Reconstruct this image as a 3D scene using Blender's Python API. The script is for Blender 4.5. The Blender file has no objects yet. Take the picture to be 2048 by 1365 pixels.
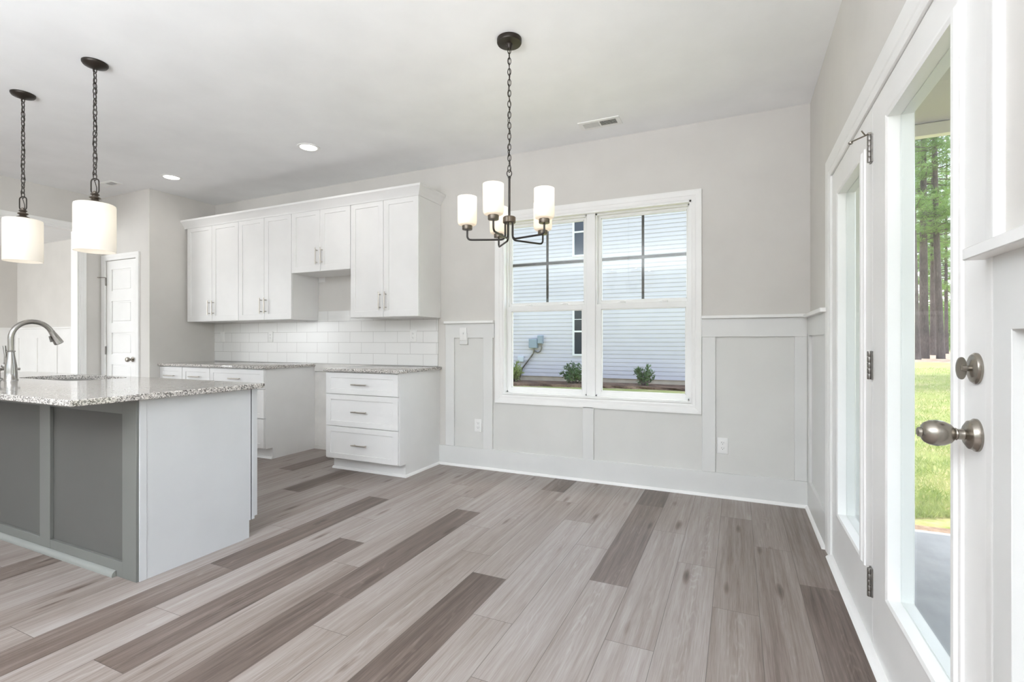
import bpy, bmesh, math, random
from mathutils import Vector, Matrix

S = bpy.context.scene
COL = S.collection
R = math.radians
PI = math.pi
random.seed(7)

# ------------------------------------------------------------------ camera
cam_data = bpy.data.cameras.new('camera')
cam_data.sensor_width = 36.0
cam_data.lens = 990.0 / 2048 * 36.0
cam_data.clip_end = 300
cam = bpy.data.objects.new('camera', cam_data)
cam.location = (-0.4513, -3.889, 1.13)
cam.rotation_euler = (R(90), 0, R(24.45))
COL.objects.link(cam)
S.camera = cam

# ------------------------------------------------------------------ exposure / world / sun / area lights
S.view_settings.view_transform = 'Standard'
S.view_settings.look = 'None'
S.view_settings.gamma = 1
S.view_settings.use_curve_mapping = False
S.view_settings.exposure = 1.04
S.cycles.max_bounces = 14
S.cycles.diffuse_bounces = 8
S.cycles.glossy_bounces = 5
S.cycles.transmission_bounces = 8
S.cycles.transparent_max_bounces = 16
S.cycles.sample_clamp_indirect = 6
S.cycles.caustics_reflective = False
S.cycles.caustics_refractive = False

world = bpy.data.worlds.new('world')
S.world = world
world.use_nodes = True
wn = world.node_tree
wn.nodes.clear()
w_out = wn.nodes.new('ShaderNodeOutputWorld')
w_bg = wn.nodes.new('ShaderNodeBackground')
w_sky = wn.nodes.new('ShaderNodeTexSky')
w_sky.sky_type = 'NISHITA'
w_sky.sun_disc = False
w_sky.sun_elevation = R(62)
w_sky.sun_rotation = R(30)
w_sky.dust_density = 2.0
w_sky.air_density = 1.0
w_bg.inputs['Strength'].default_value = 0.315
w_hsv = wn.nodes.new('ShaderNodeHueSaturation')   # hazy midday sky
w_hsv.inputs['Saturation'].default_value = 0.68
wn.links.new(w_sky.outputs[0], w_hsv.inputs['Color'])
wn.links.new(w_hsv.outputs[0], w_bg.inputs[0])
wn.links.new(w_bg.outputs[0], w_out.inputs[0])

def lamp(name, kind, loc, energy, color=(1, 1, 1), rot=(0, 0, 0), size=None, size_y=None, radius=None, parent=None):
    d = bpy.data.lights.new(name, kind)
    d.energy = energy
    d.color = color
    if kind == 'AREA':
        d.shape = 'RECTANGLE'
        d.size = size
        d.size_y = size_y or size
    if radius is not None:
        d.shadow_soft_size = radius
    o = bpy.data.objects.new(name, d)
    COL.objects.link(o)
    if parent is not None:
        o.parent = parent
        o.location = Vector(loc) - Vector(parent['_o'])
    else:
        o.location = loc
    o.rotation_euler = rot
    return o

sun = lamp('sun', 'SUN', (0, 0, 20), 2.7, (1.0, 0.95, 0.86))
sun.data.angle = R(0.6)
sun.rotation_euler = Vector((0.25, -0.22, -0.95)).to_track_quat('-Z', 'Y').to_euler()
# fill lights, added and unseen: dining room, ceiling behind the camera, living room
lamp('dining_fill', 'AREA', (-9.6, -5.85, 1.6), 100, (0.95, 0.98, 1.0), (R(-90), 0, R(180)), 3.0, 1.7)
lamp('ceiling_bounce_fill', 'AREA', (-2.0, -6.0, 1.35), 262, (0.895, 0.945, 1.0), (R(180), 0, 0), 3.4, 2.2)
lamp('living_fill', 'AREA', (-0.04, -6.4, 1.5), 85, (0.92, 0.96, 1.0), (R(-90), 0, R(90)), 2.2, 1.6)

# ------------------------------------------------------------------ materials
def newmat(name):
    m = bpy.data.materials.new(name)
    m.use_nodes = True
    nt = m.node_tree
    nt.nodes.clear()
    o = nt.nodes.new('ShaderNodeOutputMaterial')
    b = nt.nodes.new('ShaderNodeBsdfPrincipled')
    nt.links.new(b.outputs[0], o.inputs[0])
    return m, nt, b, o

def N(nt, kind, **kw):
    n = nt.nodes.new('ShaderNode' + kind)
    for k, v in kw.items():
        setattr(n, k, v)
    return n

def math_node(nt, op, a, b=None, c=None):
    n = N(nt, 'Math', operation=op)
    for i, x in enumerate((a, b, c)):
        if x is None:
            continue
        if isinstance(x, (int, float)):
            n.inputs[i].default_value = x
        else:
            nt.links.new(x, n.inputs[i])
    return n.outputs[0]

def mixcol(nt, fac, a, b, blend='MIX'):
    n = N(nt, 'Mix', data_type='RGBA', blend_type=blend)
    for sock, x in ((n.inputs[0], fac), (n.inputs[6], a), (n.inputs[7], b)):
        if isinstance(x, (int, float)):
            sock.default_value = x
        elif isinstance(x, (tuple, list)):
            sock.default_value = (*x[:3], 1)
        else:
            nt.links.new(x, sock)
    return n.outputs[2]

def ramp(nt, fac, stops):
    n = N(nt, 'ValToRGB')
    nt.links.new(fac, n.inputs[0])
    cr = n.color_ramp
    while len(cr.elements) < len(stops):
        cr.elements.new(0.5)
    for e, (p, c) in zip(cr.elements, stops):
        e.position = p
        e.color = (*c[:3], 1)
    return n.outputs[0]

def paint(name, col, rough=0.5, metal=0.0, spec=0.5, var=0.03, scale=3.0, bump=0.0, bscale=200):
    m, nt, b, o = newmat(name)
    tc = N(nt, 'TexCoord')
    nz = N(nt, 'TexNoise')
    nz.inputs['Scale'].default_value = scale
    nz.inputs['Detail'].default_value = 4
    nt.links.new(tc.outputs['Object'], nz.inputs['Vector'])
    lo = tuple(c * (1 - var) for c in col)
    hi = tuple(min(1, c * (1 + var)) for c in col)
    c = ramp(nt, nz.outputs[0], [(0.3, lo), (0.7, hi)])
    nt.links.new(c, b.inputs['Base Color'])
    b.inputs['Roughness'].default_value = rough
    b.inputs['Metallic'].default_value = metal
    b.inputs['Specular IOR Level'].default_value = spec
    if bump:
        n2 = N(nt, 'TexNoise')
        n2.inputs['Scale'].default_value = bscale
        nt.links.new(tc.outputs['Object'], n2.inputs['Vector'])
        bp = N(nt, 'Bump')
        bp.inputs['Strength'].default_value = bump
        bp.inputs['Distance'].default_value = 0.002
        nt.links.new(n2.outputs[0], bp.inputs['Height'])
        nt.links.new(bp.outputs[0], b.inputs['Normal'])
    return m

M = {}
M['wall'] = paint('wall_paint', (0.64, 0.62, 0.59), 0.75, bump=0.05, bscale=250)
M['ceiling'] = paint('ceiling_paint', (0.865, 0.87, 0.875), 0.85, bump=0.05, bscale=150)
M['trim'] = paint('trim_paint', (0.70, 0.70, 0.685), 0.35)
M['panel'] = paint('wainscot_panel_paint', (0.655, 0.65, 0.625), 0.45)
M['white'] = paint('white_paint', (0.83, 0.825, 0.81), 0.35)
M['cabinet'] = paint('cabinet_white', (0.79, 0.785, 0.775), 0.32)
M['island'] = paint('island_grey_shaded', (0.165, 0.168, 0.156), 0.45)  # stile grey, darkened to carry the shade on the island front
M['island_panel_shaded'] = paint('island_panel_grey_shaded', (0.105, 0.104, 0.095), 0.6)  # darker copy: shade of the front put into the panel colour
M['island_shoe_lit'] = paint('island_shoe_grey_lit', (0.25, 0.258, 0.242), 0.4)  # lighter copy: light caught by the shoe put into its colour
M['island_end_lit'] = paint('island_end_grey_lit', (0.60, 0.61, 0.62), 0.4)  # lighter copy: door light on the island end put into its colour
M['gap'] = paint('shadow_gap_wood', (0.12, 0.11, 0.10), 0.8)
M['vinyl'] = paint('window_vinyl', (0.84, 0.84, 0.83), 0.3)
M['muntin'] = paint('muntin_taupe', (0.075, 0.066, 0.055), 0.5)
M['nickel'] = paint('satin_nickel', (0.34, 0.31, 0.27), 0.27, metal=1.0, var=0.05)
M['steel'] = paint('brushed_steel', (0.40, 0.385, 0.365), 0.22, metal=1.0, var=0.06)
M['handle'] = paint('handle_nickel', (0.55, 0.51, 0.46), 0.28, metal=1.0, var=0.04)
M['hinge'] = paint('hinge_nickel', (0.24, 0.225, 0.21), 0.35, metal=1.0, var=0.08)
M['bronze'] = paint('dark_bronze', (0.028, 0.021, 0.016), 0.38, metal=0.4, spec=0.5)
M['gunmetal'] = paint('gunmetal_rod', (0.045, 0.040, 0.037), 0.3, metal=0.6)
M['bronzecap'] = paint('brushed_bronze_cap', (0.17, 0.145, 0.12), 0.34, metal=0.9)
M['plate'] = paint('plastic_white', (0.80, 0.795, 0.78), 0.3)
M['slot'] = paint('socket_dark', (0.06, 0.055, 0.05), 0.6)
M['dark'] = paint('vent_dark', (0.05, 0.05, 0.05), 0.7)
M['drywall'] = paint('bare_drywall', (0.70, 0.68, 0.65), 0.85, var=0.08, scale=6)
M['sillbrown'] = paint('sill_bronze', (0.16, 0.135, 0.12), 0.45)
M['found'] = paint('foundation_concrete', (0.56, 0.48, 0.38), 0.9, var=0.12, scale=5)
M['slab'] = paint('porch_concrete', (0.42, 0.43, 0.44), 0.85, var=0.10, scale=6, bump=0.3, bscale=80)
M['porchceil'] = paint('porch_ceiling_vinyl', (0.50, 0.48, 0.50), 0.6)
M['beam'] = paint('porch_beam_cream', (0.86, 0.83, 0.78), 0.5)
M['siding'] = paint('siding_vinyl', (0.67, 0.64, 0.68), 0.6, var=0.02)
M['roof'] = paint('roof_shingle', (0.13, 0.12, 0.115), 0.9, var=0.2, scale=20)
M['boxgrey'] = paint('meter_box_grey', (0.30, 0.36, 0.42), 0.5)
M['boxlight'] = paint('utility_box_light', (0.62, 0.66, 0.70), 0.5)
M['extglass'] = paint('dark_window_glass', (0.022, 0.030, 0.042), 0.08, var=0.2)

def emis(name, col, strength, base=(0.8, 0.8, 0.8)):
    m, nt, b, o = newmat(name)
    b.inputs['Base Color'].default_value = (*base, 1)
    b.inputs['Emission Color'].default_value = (*col, 1)
    b.inputs['Emission Strength'].default_value = strength
    b.inputs['Roughness'].default_value = 0.4
    return m
M['lens'] = emis('led_lens', (1, 0.97, 0.92), 2.5)
M['bulb'] = emis('bulb_glow', (1, 0.93, 0.82), 2.2)

def shade_glass(name, col, glow, mixt=0.45):
    # opal glass: scatters what the bulb inside gives it
    m, nt, b, o = newmat(name)
    nt.nodes.remove(b)
    d = N(nt, 'BsdfDiffuse')
    t = N(nt, 'BsdfTranslucent')
    g = N(nt, 'BsdfGlossy')
    e = N(nt, 'Emission')
    d.inputs[0].default_value = (*col, 1)
    t.inputs[0].default_value = (*col, 1)
    g.inputs['Roughness'].default_value = 0.25
    e.inputs[0].default_value = (1.0, 0.93, 0.83, 1)
    e.inputs[1].default_value = glow
    m1 = N(nt, 'MixShader'); m1.inputs[0].default_value = mixt
    m2 = N(nt, 'MixShader'); m2.inputs[0].default_value = 0.05
    a = N(nt, 'AddShader')
    nt.links.new(d.outputs[0], m1.inputs[1]); nt.links.new(t.outputs[0], m1.inputs[2])
    nt.links.new(m1.outputs[0], m2.inputs[1]); nt.links.new(g.outputs[0], m2.inputs[2])
    nt.links.new(m2.outputs[0], a.inputs[0]); nt.links.new(e.outputs[0], a.inputs[1])
    nt.links.new(a.outputs[0], o.inputs[0])
    return m
M['shade'] = shade_glass('opal_shade_glass', (0.86, 0.82, 0.76), 0.03)
M['pshade'] = shade_glass('linen_glass_shade', (0.88, 0.86, 0.82), 0.06)

def pane(name, tint=(0.97, 0.985, 0.98), refl=0.022):
    m, nt, b, o = newmat(name)
    nt.nodes.remove(b)
    t = N(nt, 'BsdfTransparent'); t.inputs[0].default_value = (*tint, 1)
    g = N(nt, 'BsdfGlossy'); g.inputs['Roughness'].default_value = 0.012
    lw = N(nt, 'LayerWeight'); lw.inputs[0].default_value = 0.5
    f = math_node(nt, 'MULTIPLY_ADD', math_node(nt, 'POWER', lw.outputs['Facing'], 5.0), 0.42, refl)
    mx = N(nt, 'MixShader')
    nt.links.new(f, mx.inputs[0]); nt.links.new(t.outputs[0], mx.inputs[1]); nt.links.new(g.outputs[0], mx.inputs[2])
    nt.links.new(mx.outputs[0], o.inputs[0])
    return m
M['glass'] = pane('clear_window_glass')

def granite():
    m, nt, b, o = newmat('speckled_granite')
    tc = N(nt, 'TexCoord')
    v1 = N(nt, 'TexVoronoi'); v1.inputs['Scale'].default_value = 190
    v2 = N(nt, 'TexVoronoi'); v2.inputs['Scale'].default_value = 120
    n1 = N(nt, 'TexNoise'); n1.inputs['Scale'].default_value = 60; n1.inputs['Detail'].default_value = 5
    for n in (v1, v2, n1):
        nt.links.new(tc.outputs['Object'], n.inputs['Vector'])
    s1 = N(nt, 'SeparateColor'); nt.links.new(v1.outputs['Color'], s1.inputs[0])
    s2 = N(nt, 'SeparateColor'); nt.links.new(v2.outputs['Color'], s2.inputs[0])
    c1 = ramp(nt, s1.outputs[0], [(0.0, (0.035, 0.033, 0.032)), (0.16, (0.12, 0.11, 0.105)), (0.30, (0.38, 0.36, 0.34)), (0.46, (0.66, 0.63, 0.60)), (0.74, (0.80, 0.78, 0.75))])
    c1n = nt.nodes[-1]
    c1n.color_ramp.interpolation = 'CONSTANT'
    c2 = ramp(nt, s2.outputs[1], [(0.0, (0.30, 0.28, 0.27)), (0.22, (0.62, 0.57, 0.52)), (0.6, (0.84, 0.82, 0.79))])
    c = mixcol(nt, 0.22, c1, c2, 'MIX')
    cn = ramp(nt, n1.outputs[0], [(0.35, (0.72, 0.71, 0.70)), (0.65, (1.0, 0.99, 0.98))])
    c = mixcol(nt, 1.0, c, cn, 'MULTIPLY')
    nt.links.new(c, b.inputs['Base Color'])
    b.inputs['Roughness'].default_value = 0.07
    b.inputs['Specular IOR Level'].default_value = 0.5
    return m
M['granite'] = granite()

def tile_mat():
    m, nt, b, o = newmat('white_subway_tile')
    tc = N(nt, 'TexCoord')
    sp = N(nt, 'SeparateXYZ'); nt.links.new(tc.outputs['Object'], sp.inputs[0])
    cb = N(nt, 'CombineXYZ')
    nt.links.new(math_node(nt, 'ADD', sp.outputs[0], 0.0), cb.inputs[0])
    nt.links.new(sp.outputs[2], cb.inputs[1])
    br = N(nt, 'TexBrick')
    br.offset = 0.5
    br.inputs['Scale'].default_value = 1.0
    br.inputs['Brick Width'].default_value = 0.295
    br.inputs['Row Height'].default_value = 0.1085
    br.inputs['Mortar Size'].default_value = 0.0017
    br.inputs['Mortar Smooth'].default_value = 0.1
    br.inputs['Color1'].default_value = (0.78, 0.775, 0.76, 1)
    br.inputs['Color2'].default_value = (0.80, 0.795, 0.78, 1)
    br.inputs['Mortar'].default_value = (0.50, 0.485, 0.47, 1)
    nt.links.new(cb.outputs[0], br.inputs['Vector'])
    nt.links.new(br.outputs['Color'], b.inputs['Base Color'])
    b.inputs['Roughness'].default_value = 0.22
    bp = N(nt, 'Bump'); bp.inputs['Strength'].default_value = 0.4; bp.inputs['Distance'].default_value = 0.002
    nt.links.new(math_node(nt, 'SUBTRACT', 1.0, br.outputs['Fac']), bp.inputs['Height'])
    nt.links.new(bp.outputs[0], b.inputs['Normal'])
    return m
M['tile'] = tile_mat()

def floor_mat():
    m, nt, b, o = newmat('oak_plank_floor')
    uv = N(nt, 'UVMap'); uv.uv_map = 'plank'
    at = N(nt, 'Attribute'); at.attribute_name = 'tone'
    su = N(nt, 'SeparateXYZ'); nt.links.new(uv.outputs[0], su.inputs[0])
    sa = N(nt, 'SeparateColor'); nt.links.new(at.outputs['Color'], sa.inputs[0])
    u, v = su.outputs[0], su.outputs[1]
    tone, seed, side = sa.outputs[0], sa.outputs[1], sa.outputs[2]
    # long stretched grain
    def noise(su_, sv_, sz, detail=4, rough=0.55, dist=0.0):
        c = N(nt, 'CombineXYZ')
        nt.links.new(math_node(nt, 'MULTIPLY', u, su_), c.inputs[0])
        nt.links.new(math_node(nt, 'MULTIPLY', v, sv_), c.inputs[1])
        nt.links.new(math_node(nt, 'MULTIPLY', seed, sz), c.inputs[2])
        n = N(nt, 'TexNoise')
        n.inputs['Scale'].default_value = 1
        n.inputs['Detail'].default_value = detail
        n.inputs['Roughness'].default_value = rough
        n.inputs['Distortion'].default_value = dist
        nt.links.new(c.outputs[0], n.inputs['Vector'])
        return n.outputs[0]
    fine = noise(260, 7, 91, 3, 0.6)
    streak = noise(45, 1.3, 53, 4, 0.6, 0.6)
    broad = noise(9, 0.9, 37, 3, 0.5, 0.4)
    wob = noise(14, 2.4, 71, 3, 0.5)
    # cathedral figure running along the middle of a plank
    cx = math_node(nt, 'ADD', 0.09, math_node(nt, 'MULTIPLY', math_node(nt, 'SUBTRACT', seed, 0.5), 0.05))
    du = math_node(nt, 'SUBTRACT', u, cx)
    sgn = math_node(nt, 'SUBTRACT', math_node(nt, 'MULTIPLY', math_node(nt, 'GREATER_THAN', math_node(nt, 'FRACT', math_node(nt, 'MULTIPLY', seed, 17.0)), 0.5), 2.0), 1.0)
    para = math_node(nt, 'MULTIPLY', math_node(nt, 'MULTIPLY', du, du), 1900.0)
    ph = math_node(nt, 'ADD', math_node(nt, 'MULTIPLY', math_node(nt, 'MULTIPLY', v, 7.0), sgn), para)
    ph = math_node(nt, 'ADD', ph, math_node(nt, 'MULTIPLY', wob, 16.0))
    ring = math_node(nt, 'SINE', math_node(nt, 'MULTIPLY', ph, 3.4))
    ring = math_node(nt, 'MULTIPLY_ADD', ring, 0.5, 0.5)
    near = math_node(nt, 'SUBTRACT', 1.0, math_node(nt, 'MULTIPLY', math_node(nt, 'ABSOLUTE', du), 17.0))
    near = math_node(nt, 'MAXIMUM', near, 0.0)
    figmask = math_node(nt, 'MULTIPLY', near, math_node(nt, 'MINIMUM', math_node(nt, 'MAXIMUM', math_node(nt, 'MULTIPLY', math_node(nt, 'SUBTRACT', broad, 0.47), 9.0), 0.0), 1.0))
    # base tone of the plank with broad figure
    t = math_node(nt, 'ADD', tone, math_node(nt, 'MULTIPLY', math_node(nt, 'SUBTRACT', broad, 0.5), 0.62))
    t = math_node(nt, 'ADD', t, math_node(nt, 'MULTIPLY', math_node(nt, 'SUBTRACT', streak, 0.5), 0.75))
    t = math_node(nt, 'ADD', t, math_node(nt, 'MULTIPLY', math_node(nt, 'SUBTRACT', fine, 0.5), 0.60))
    t = math_node(nt, 'ADD', t, math_node(nt, 'MULTIPLY', math_node(nt, 'SUBTRACT', u, 0.09), math_node(nt, 'MULTIPLY', math_node(nt, 'SUBTRACT', side, 0.5), 5.0)))
    t = math_node(nt, 'SUBTRACT', t, math_node(nt, 'MULTIPLY', figmask, 0.10))
    t = math_node(nt, 'ADD', t, math_node(nt, 'MULTIPLY', math_node(nt, 'MULTIPLY', math_node(nt, 'POWER', ring, 4.0), figmask), 0.17))
    # knots
    ck = N(nt, 'CombineXYZ')
    nt.links.new(math_node(nt, 'MULTIPLY', u, 9.0), ck.inputs[0])
    nt.links.new(math_node(nt, 'MULTIPLY', v, 1.9), ck.inputs[1])
    nt.links.new(math_node(nt, 'MULTIPLY', seed, 41.0), ck.inputs[2])
    vo = N(nt, 'TexVoronoi'); vo.inputs['Scale'].default_value = 1.0
    nt.links.new(ck.outputs[0], vo.inputs['Vector'])
    kd = math_node(nt, 'ADD', vo.outputs['Distance'], math_node(nt, 'MULTIPLY', math_node(nt, 'SUBTRACT', wob, 0.5), 0.25))
    knot = math_node(nt, 'MAXIMUM', math_node(nt, 'SUBTRACT', 1.0, math_node(nt, 'MULTIPLY', kd, 6.0)), 0.0)
    t = math_node(nt, 'SUBTRACT', t, math_node(nt, 'MULTIPLY', knot, 0.6))
    col = ramp(nt, t, [(0.0, (0.080, 0.058, 0.047)), (0.3, (0.160, 0.123, 0.104)), (0.62, (0.270, 0.227, 0.204)), (1.0, (0.39, 0.355, 0.338))])
    # seams
    eu = math_node(nt, 'MINIMUM', u, math_node(nt, 'SUBTRACT', 0.18, u))
    ev = math_node(nt, 'MINIMUM', v, math_node(nt, 'SUBTRACT', 1.195, v))
    e = math_node(nt, 'MINIMUM', eu, ev)
    seam = math_node(nt, 'LESS_THAN', e, 0.0011)
    col = mixcol(nt, math_node(nt, 'MULTIPLY', seam, 0.75), col, (0.07, 0.055, 0.048))
    nt.links.new(col, b.inputs['Base Color'])
    rg = math_node(nt, 'MULTIPLY_ADD', fine, 0.18, 0.33)
    nt.links.new(rg, b.inputs['Roughness'])
    b.inputs['Specular IOR Level'].default_value = 0.45
    bp = N(nt, 'Bump'); bp.inputs['Strength'].default_value = 0.15; bp.inputs['Distance'].default_value = 0.001
    nt.links.new(fine, bp.inputs['Height'])
    nt.links.new(bp.outputs[0], b.inputs['Normal'])
    return m
M['floor'] = floor_mat()

def ground_mat(name, cols, scale=6, rough=0.95, stretch=(1, 1, 1), bump=0.6):
    m, nt, b, o = newmat(name)
    tc = N(nt, 'TexCoord')
    mp = N(nt, 'Mapping'); mp.inputs['Scale'].default_value = stretch
    nt.links.new(tc.outputs['Object'], mp.inputs[0])
    n1 = N(nt, 'TexNoise'); n1.inputs['Scale'].default_value = scale; n1.inputs['Detail'].default_value = 8; n1.inputs['Roughness'].default_value = 0.7
    n2 = N(nt, 'TexNoise'); n2.inputs['Scale'].default_value = scale * 0.12; n2.inputs['Detail'].default_value = 3
    nt.links.new(mp.outputs[0], n1.inputs['Vector']); nt.links.new(tc.outputs['Object'], n2.inputs['Vector'])
    f = math_node(nt, 'ADD', math_node(nt, 'MULTIPLY', n1.outputs[0], 0.55), math_node(nt, 'MULTIPLY', n2.outputs[0], 0.45))
    st = [(0.36 + 0.28 * i / (len(cols) - 1), c) for i, c in enumerate(cols)]
    nt.links.new(ramp(nt, f, st), b.inputs['Base Color'])
    b.inputs['Roughness'].default_value = rough
    bp = N(nt, 'Bump'); bp.inputs['Strength'].default_value = bump; bp.inputs['Distance'].default_value = 0.03
    nt.links.new(n1.outputs[0], bp.inputs['Height']); nt.links.new(bp.outputs[0], b.inputs['Normal'])
    return m
M['lawn'] = ground_mat('lawn_grass', [(0.46, 0.39, 0.22), (0.38, 0.36, 0.15), (0.24, 0.30, 0.07), (0.40, 0.38, 0.17)], 14)
M['straw'] = ground_mat('pine_straw', [(0.20, 0.12, 0.08), (0.42, 0.30, 0.22), (0.58, 0.46, 0.36)], 22, stretch=(1, 3, 1))
M['mulch'] = ground_mat('brown_mulch', [(0.06, 0.035, 0.024), (0.17, 0.10, 0.065), (0.34, 0.23, 0.14)], 26, stretch=(1, 3, 1))
M['bark'] = ground_mat('pine_bark', [(0.07, 0.052, 0.048), (0.16, 0.125, 0.115), (0.27, 0.22, 0.20)], 7, stretch=(3, 3, 0.7))

def leaf(name, a, b_, transl=0.35):
    m, nt, b, o = newmat(name)
    tc = N(nt, 'TexCoord')
    nz = N(nt, 'TexNoise'); nz.inputs['Scale'].default_value = 2.5; nz.inputs['Detail'].default_value = 4
    nt.links.new(tc.outputs['Object'], nz.inputs['Vector'])
    c = ramp(nt, nz.outputs[0], [(0.35, a), (0.65, b_)])
    nt.links.new(c, b.inputs['Base Color'])
    b.inputs['Roughness'].default_value = 0.55
    t = N(nt, 'BsdfTranslucent'); nt.links.new(c, t.inputs[0])
    mx = N(nt, 'MixShader'); mx.inputs[0].default_value = transl
    nt.links.new(b.outputs[0], mx.inputs[1]); nt.links.new(t.outputs[0], mx.inputs[2]); nt.links.new(mx.outputs[0], o.inputs[0])
    return m
M['needle'] = leaf('pine_needles', (0.16, 0.30, 0.07), (0.34, 0.50, 0.15))
M['shrubleaf'] = leaf('shrub_leaves', (0.07, 0.13, 0.05), (0.16, 0.26, 0.08))
M['shrubyellow'] = leaf('yellow_green_leaves', (0.26, 0.33, 0.10), (0.45, 0.50, 0.20))
M['brush'] = leaf('brush_leaves', (0.18, 0.34, 0.07), (0.40, 0.56, 0.18))
M['grassblade'] = leaf('grass_blades', (0.30, 0.40, 0.10), (0.55, 0.58, 0.26))

# ------------------------------------------------------------------ mesh helpers
class MB:
    def __init__(self):
        self.bm = bmesh.new()

    def box(self, x0, x1, y0, y1, z0, z1, bev=0.0, seg=1):
        x0, x1 = min(x0, x1), max(x0, x1); y0, y1 = min(y0, y1), max(y0, y1); z0, z1 = min(z0, z1), max(z0, z1)
        bm = self.bm
        vs = [bm.verts.new((x, y, z)) for x in (x0, x1) for y in (y0, y1) for z in (z0, z1)]
        fs = [(0, 1, 3, 2), (4, 6, 7, 5), (0, 4, 5, 1), (2, 3, 7, 6), (0, 2, 6, 4), (1, 5, 7, 3)]
        faces = [bm.faces.new([vs[i] for i in f]) for f in fs]
        if bev:
            es = list({e for f in faces for e in f.edges})
            bmesh.ops.bevel(bm, geom=es, offset=bev, segments=seg, affect='EDGES', profile=0.5)
        return self

    def prism(self, poly, axis, a, b):
        # poly: 2D points; axis: the axis extruded along; the other two keep x,y,z order
        bm = self.bm
        def P3(p, t):
            if axis == 'x': return (t, p[0], p[1])
            if axis == 'y': return (p[0], t, p[1])
            return (p[0], p[1], t)
        A = [bm.verts.new(P3(p, a)) for p in poly]
        B = [bm.verts.new(P3(p, b)) for p in poly]
        n = len(poly)
        bm.faces.new(A); bm.faces.new(B[::-1])
        for i in range(n):
            bm.faces.new((A[i], B[i], B[(i + 1) % n], A[(i + 1) % n]))
        return self

    def tube(self, pts, r, seg=10, caps=True, closed=False, flat=None):
        pts = [Vector(p) for p in pts]
        n = len(pts)
        rr = r if isinstance(r, (list, tuple)) else [r] * n
        bm = self.bm
        rings = []
        up = None
        for i, p in enumerate(pts):
            if closed:
                t = (pts[(i + 1) % n] - pts[i - 1])
            else:
                t = (pts[min(i + 1, n - 1)] - pts[max(i - 1, 0)])
            t.normalize()
            if up is None:
                ref = Vector((0, 0, 1)) if abs(t.z) < 0.9 else Vector((1, 0, 0))
                up = (ref - t * ref.dot(t)).normalized()
            else:
                up = (up - t * up.dot(t))
                if up.length < 1e-6:
                    up = t.orthogonal()
                up.normalize()
            sd = t.cross(up)
            ring = [bm.verts.new(p + (up * math.cos(2 * PI * k / seg) + sd * math.sin(2 * PI * k / seg)) * rr[i]) for k in range(seg)]
            rings.append(ring)
        m = n if closed else n - 1
        for i in range(m):
            a, b = rings[i], rings[(i + 1) % n]
            for k in range(seg):
                bm.faces.new((a[k], a[(k + 1) % seg], b[(k + 1) % seg], b[k]))
        if caps and not closed:
            bm.faces.new(rings[0][::-1]); bm.faces.new(rings[-1])
        return self

    def lathe(self, prof, c, seg=32, axis='z', cap=True):
        # prof: (radius, height) pairs
        bm = self.bm
        c = Vector(c)
        rings = []
        for r, h in prof:
            ring = []
            for k in range(seg):
                a = 2 * PI * k / seg
                if axis == 'z': v = Vector((r * math.cos(a), r * math.sin(a), h))
                elif axis == 'x': v = Vector((h, r * math.cos(a), r * math.sin(a)))
                else: v = Vector((r * math.sin(a), h, r * math.cos(a)))
                ring.append(bm.verts.new(c + v))
            rings.append(ring)
        for a, b in zip(rings, rings[1:]):
            for k in range(seg):
                bm.faces.new((a[k], a[(k + 1) % seg], b[(k + 1) % seg], b[k]))
        if cap:
            if prof[0][0] > 1e-5: bm.faces.new(rings[0][::-1])
            if prof[-1][0] > 1e-5: bm.faces.new(rings[-1])
        return self

    def relief(self, us, vs, rec, place, back, bev=0.0):
        """A slab with sunken rectangles: us/vs grid lines, rec(i,j)->depth of the cell, place(u,v,d)->xyz, back: slab thickness."""
        bm = self.bm
        nu, nv = len(us) - 1, len(vs) - 1
        d = [[rec(i, j) for j in range(nv)] for i in range(nu)]
        cache = {}
        def V(u, v, dd):
            k = (round(u, 6), round(v, 6), round(dd, 6))
            if k not in cache:
                cache[k] = bm.verts.new(place(u, v, dd))
            return cache[k]
        for i in range(nu):
            for j in range(nv):
                bm.faces.new((V(us[i], vs[j], d[i][j]), V(us[i + 1], vs[j], d[i][j]), V(us[i + 1], vs[j + 1], d[i][j]), V(us[i], vs[j + 1], d[i][j])))
        def wall(p, q, a, b):
            if abs(a - b) > 1e-7:
                bm.faces.new((V(*p, a), V(*q, a), V(*q, b), V(*p, b)))
        for i in range(nu):
            for j in range(nv):
                r = d[i + 1][j] if i + 1 < nu else back
                wall((us[i + 1], vs[j]), (us[i + 1], vs[j + 1]), d[i][j], r)
                if i == 0: wall((us[0], vs[j]), (us[0], vs[j + 1]), back, d[0][j])
                t = d[i][j + 1] if j + 1 < nv else back
                wall((us[i], vs[j + 1]), (us[i + 1], vs[j + 1]), d[i][j], t)
                if j == 0: wall((us[i], vs[0]), (us[i + 1], vs[0]), back, d[i][0])
        for i in range(nu):
            for j in range(nv):
                bm.faces.new((V(us[i], vs[j], back), V(us[i], vs[j + 1], back), V(us[i + 1], vs[j + 1], back), V(us[i + 1], vs[j], back)))
        return self

    def build(self, name, mat, parent=None, smooth=True, angle=38, origin=None):
        bm = self.bm
        bmesh.ops.remove_doubles(bm, verts=bm.verts, dist=1e-6)
        bmesh.ops.recalc_face_normals(bm, faces=bm.faces)
        if parent is not None:
            o0 = Vector(parent['_o'])
        elif origin is not None:
            o0 = Vector(origin)
        else:
            o0 = Vector((0, 0, 0))
        if o0.length:
            bmesh.ops.translate(bm, verts=bm.verts, vec=-o0)
        if smooth:
            for f in bm.faces: f.smooth = True
            for e in bm.edges:
                if len(e.link_faces) == 2:
                    if e.calc_face_angle(0) > R(angle): e.smooth = False
                else:
                    e.smooth = False
        me = bpy.data.meshes.new(name)
        bm.to_mesh(me)
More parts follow.
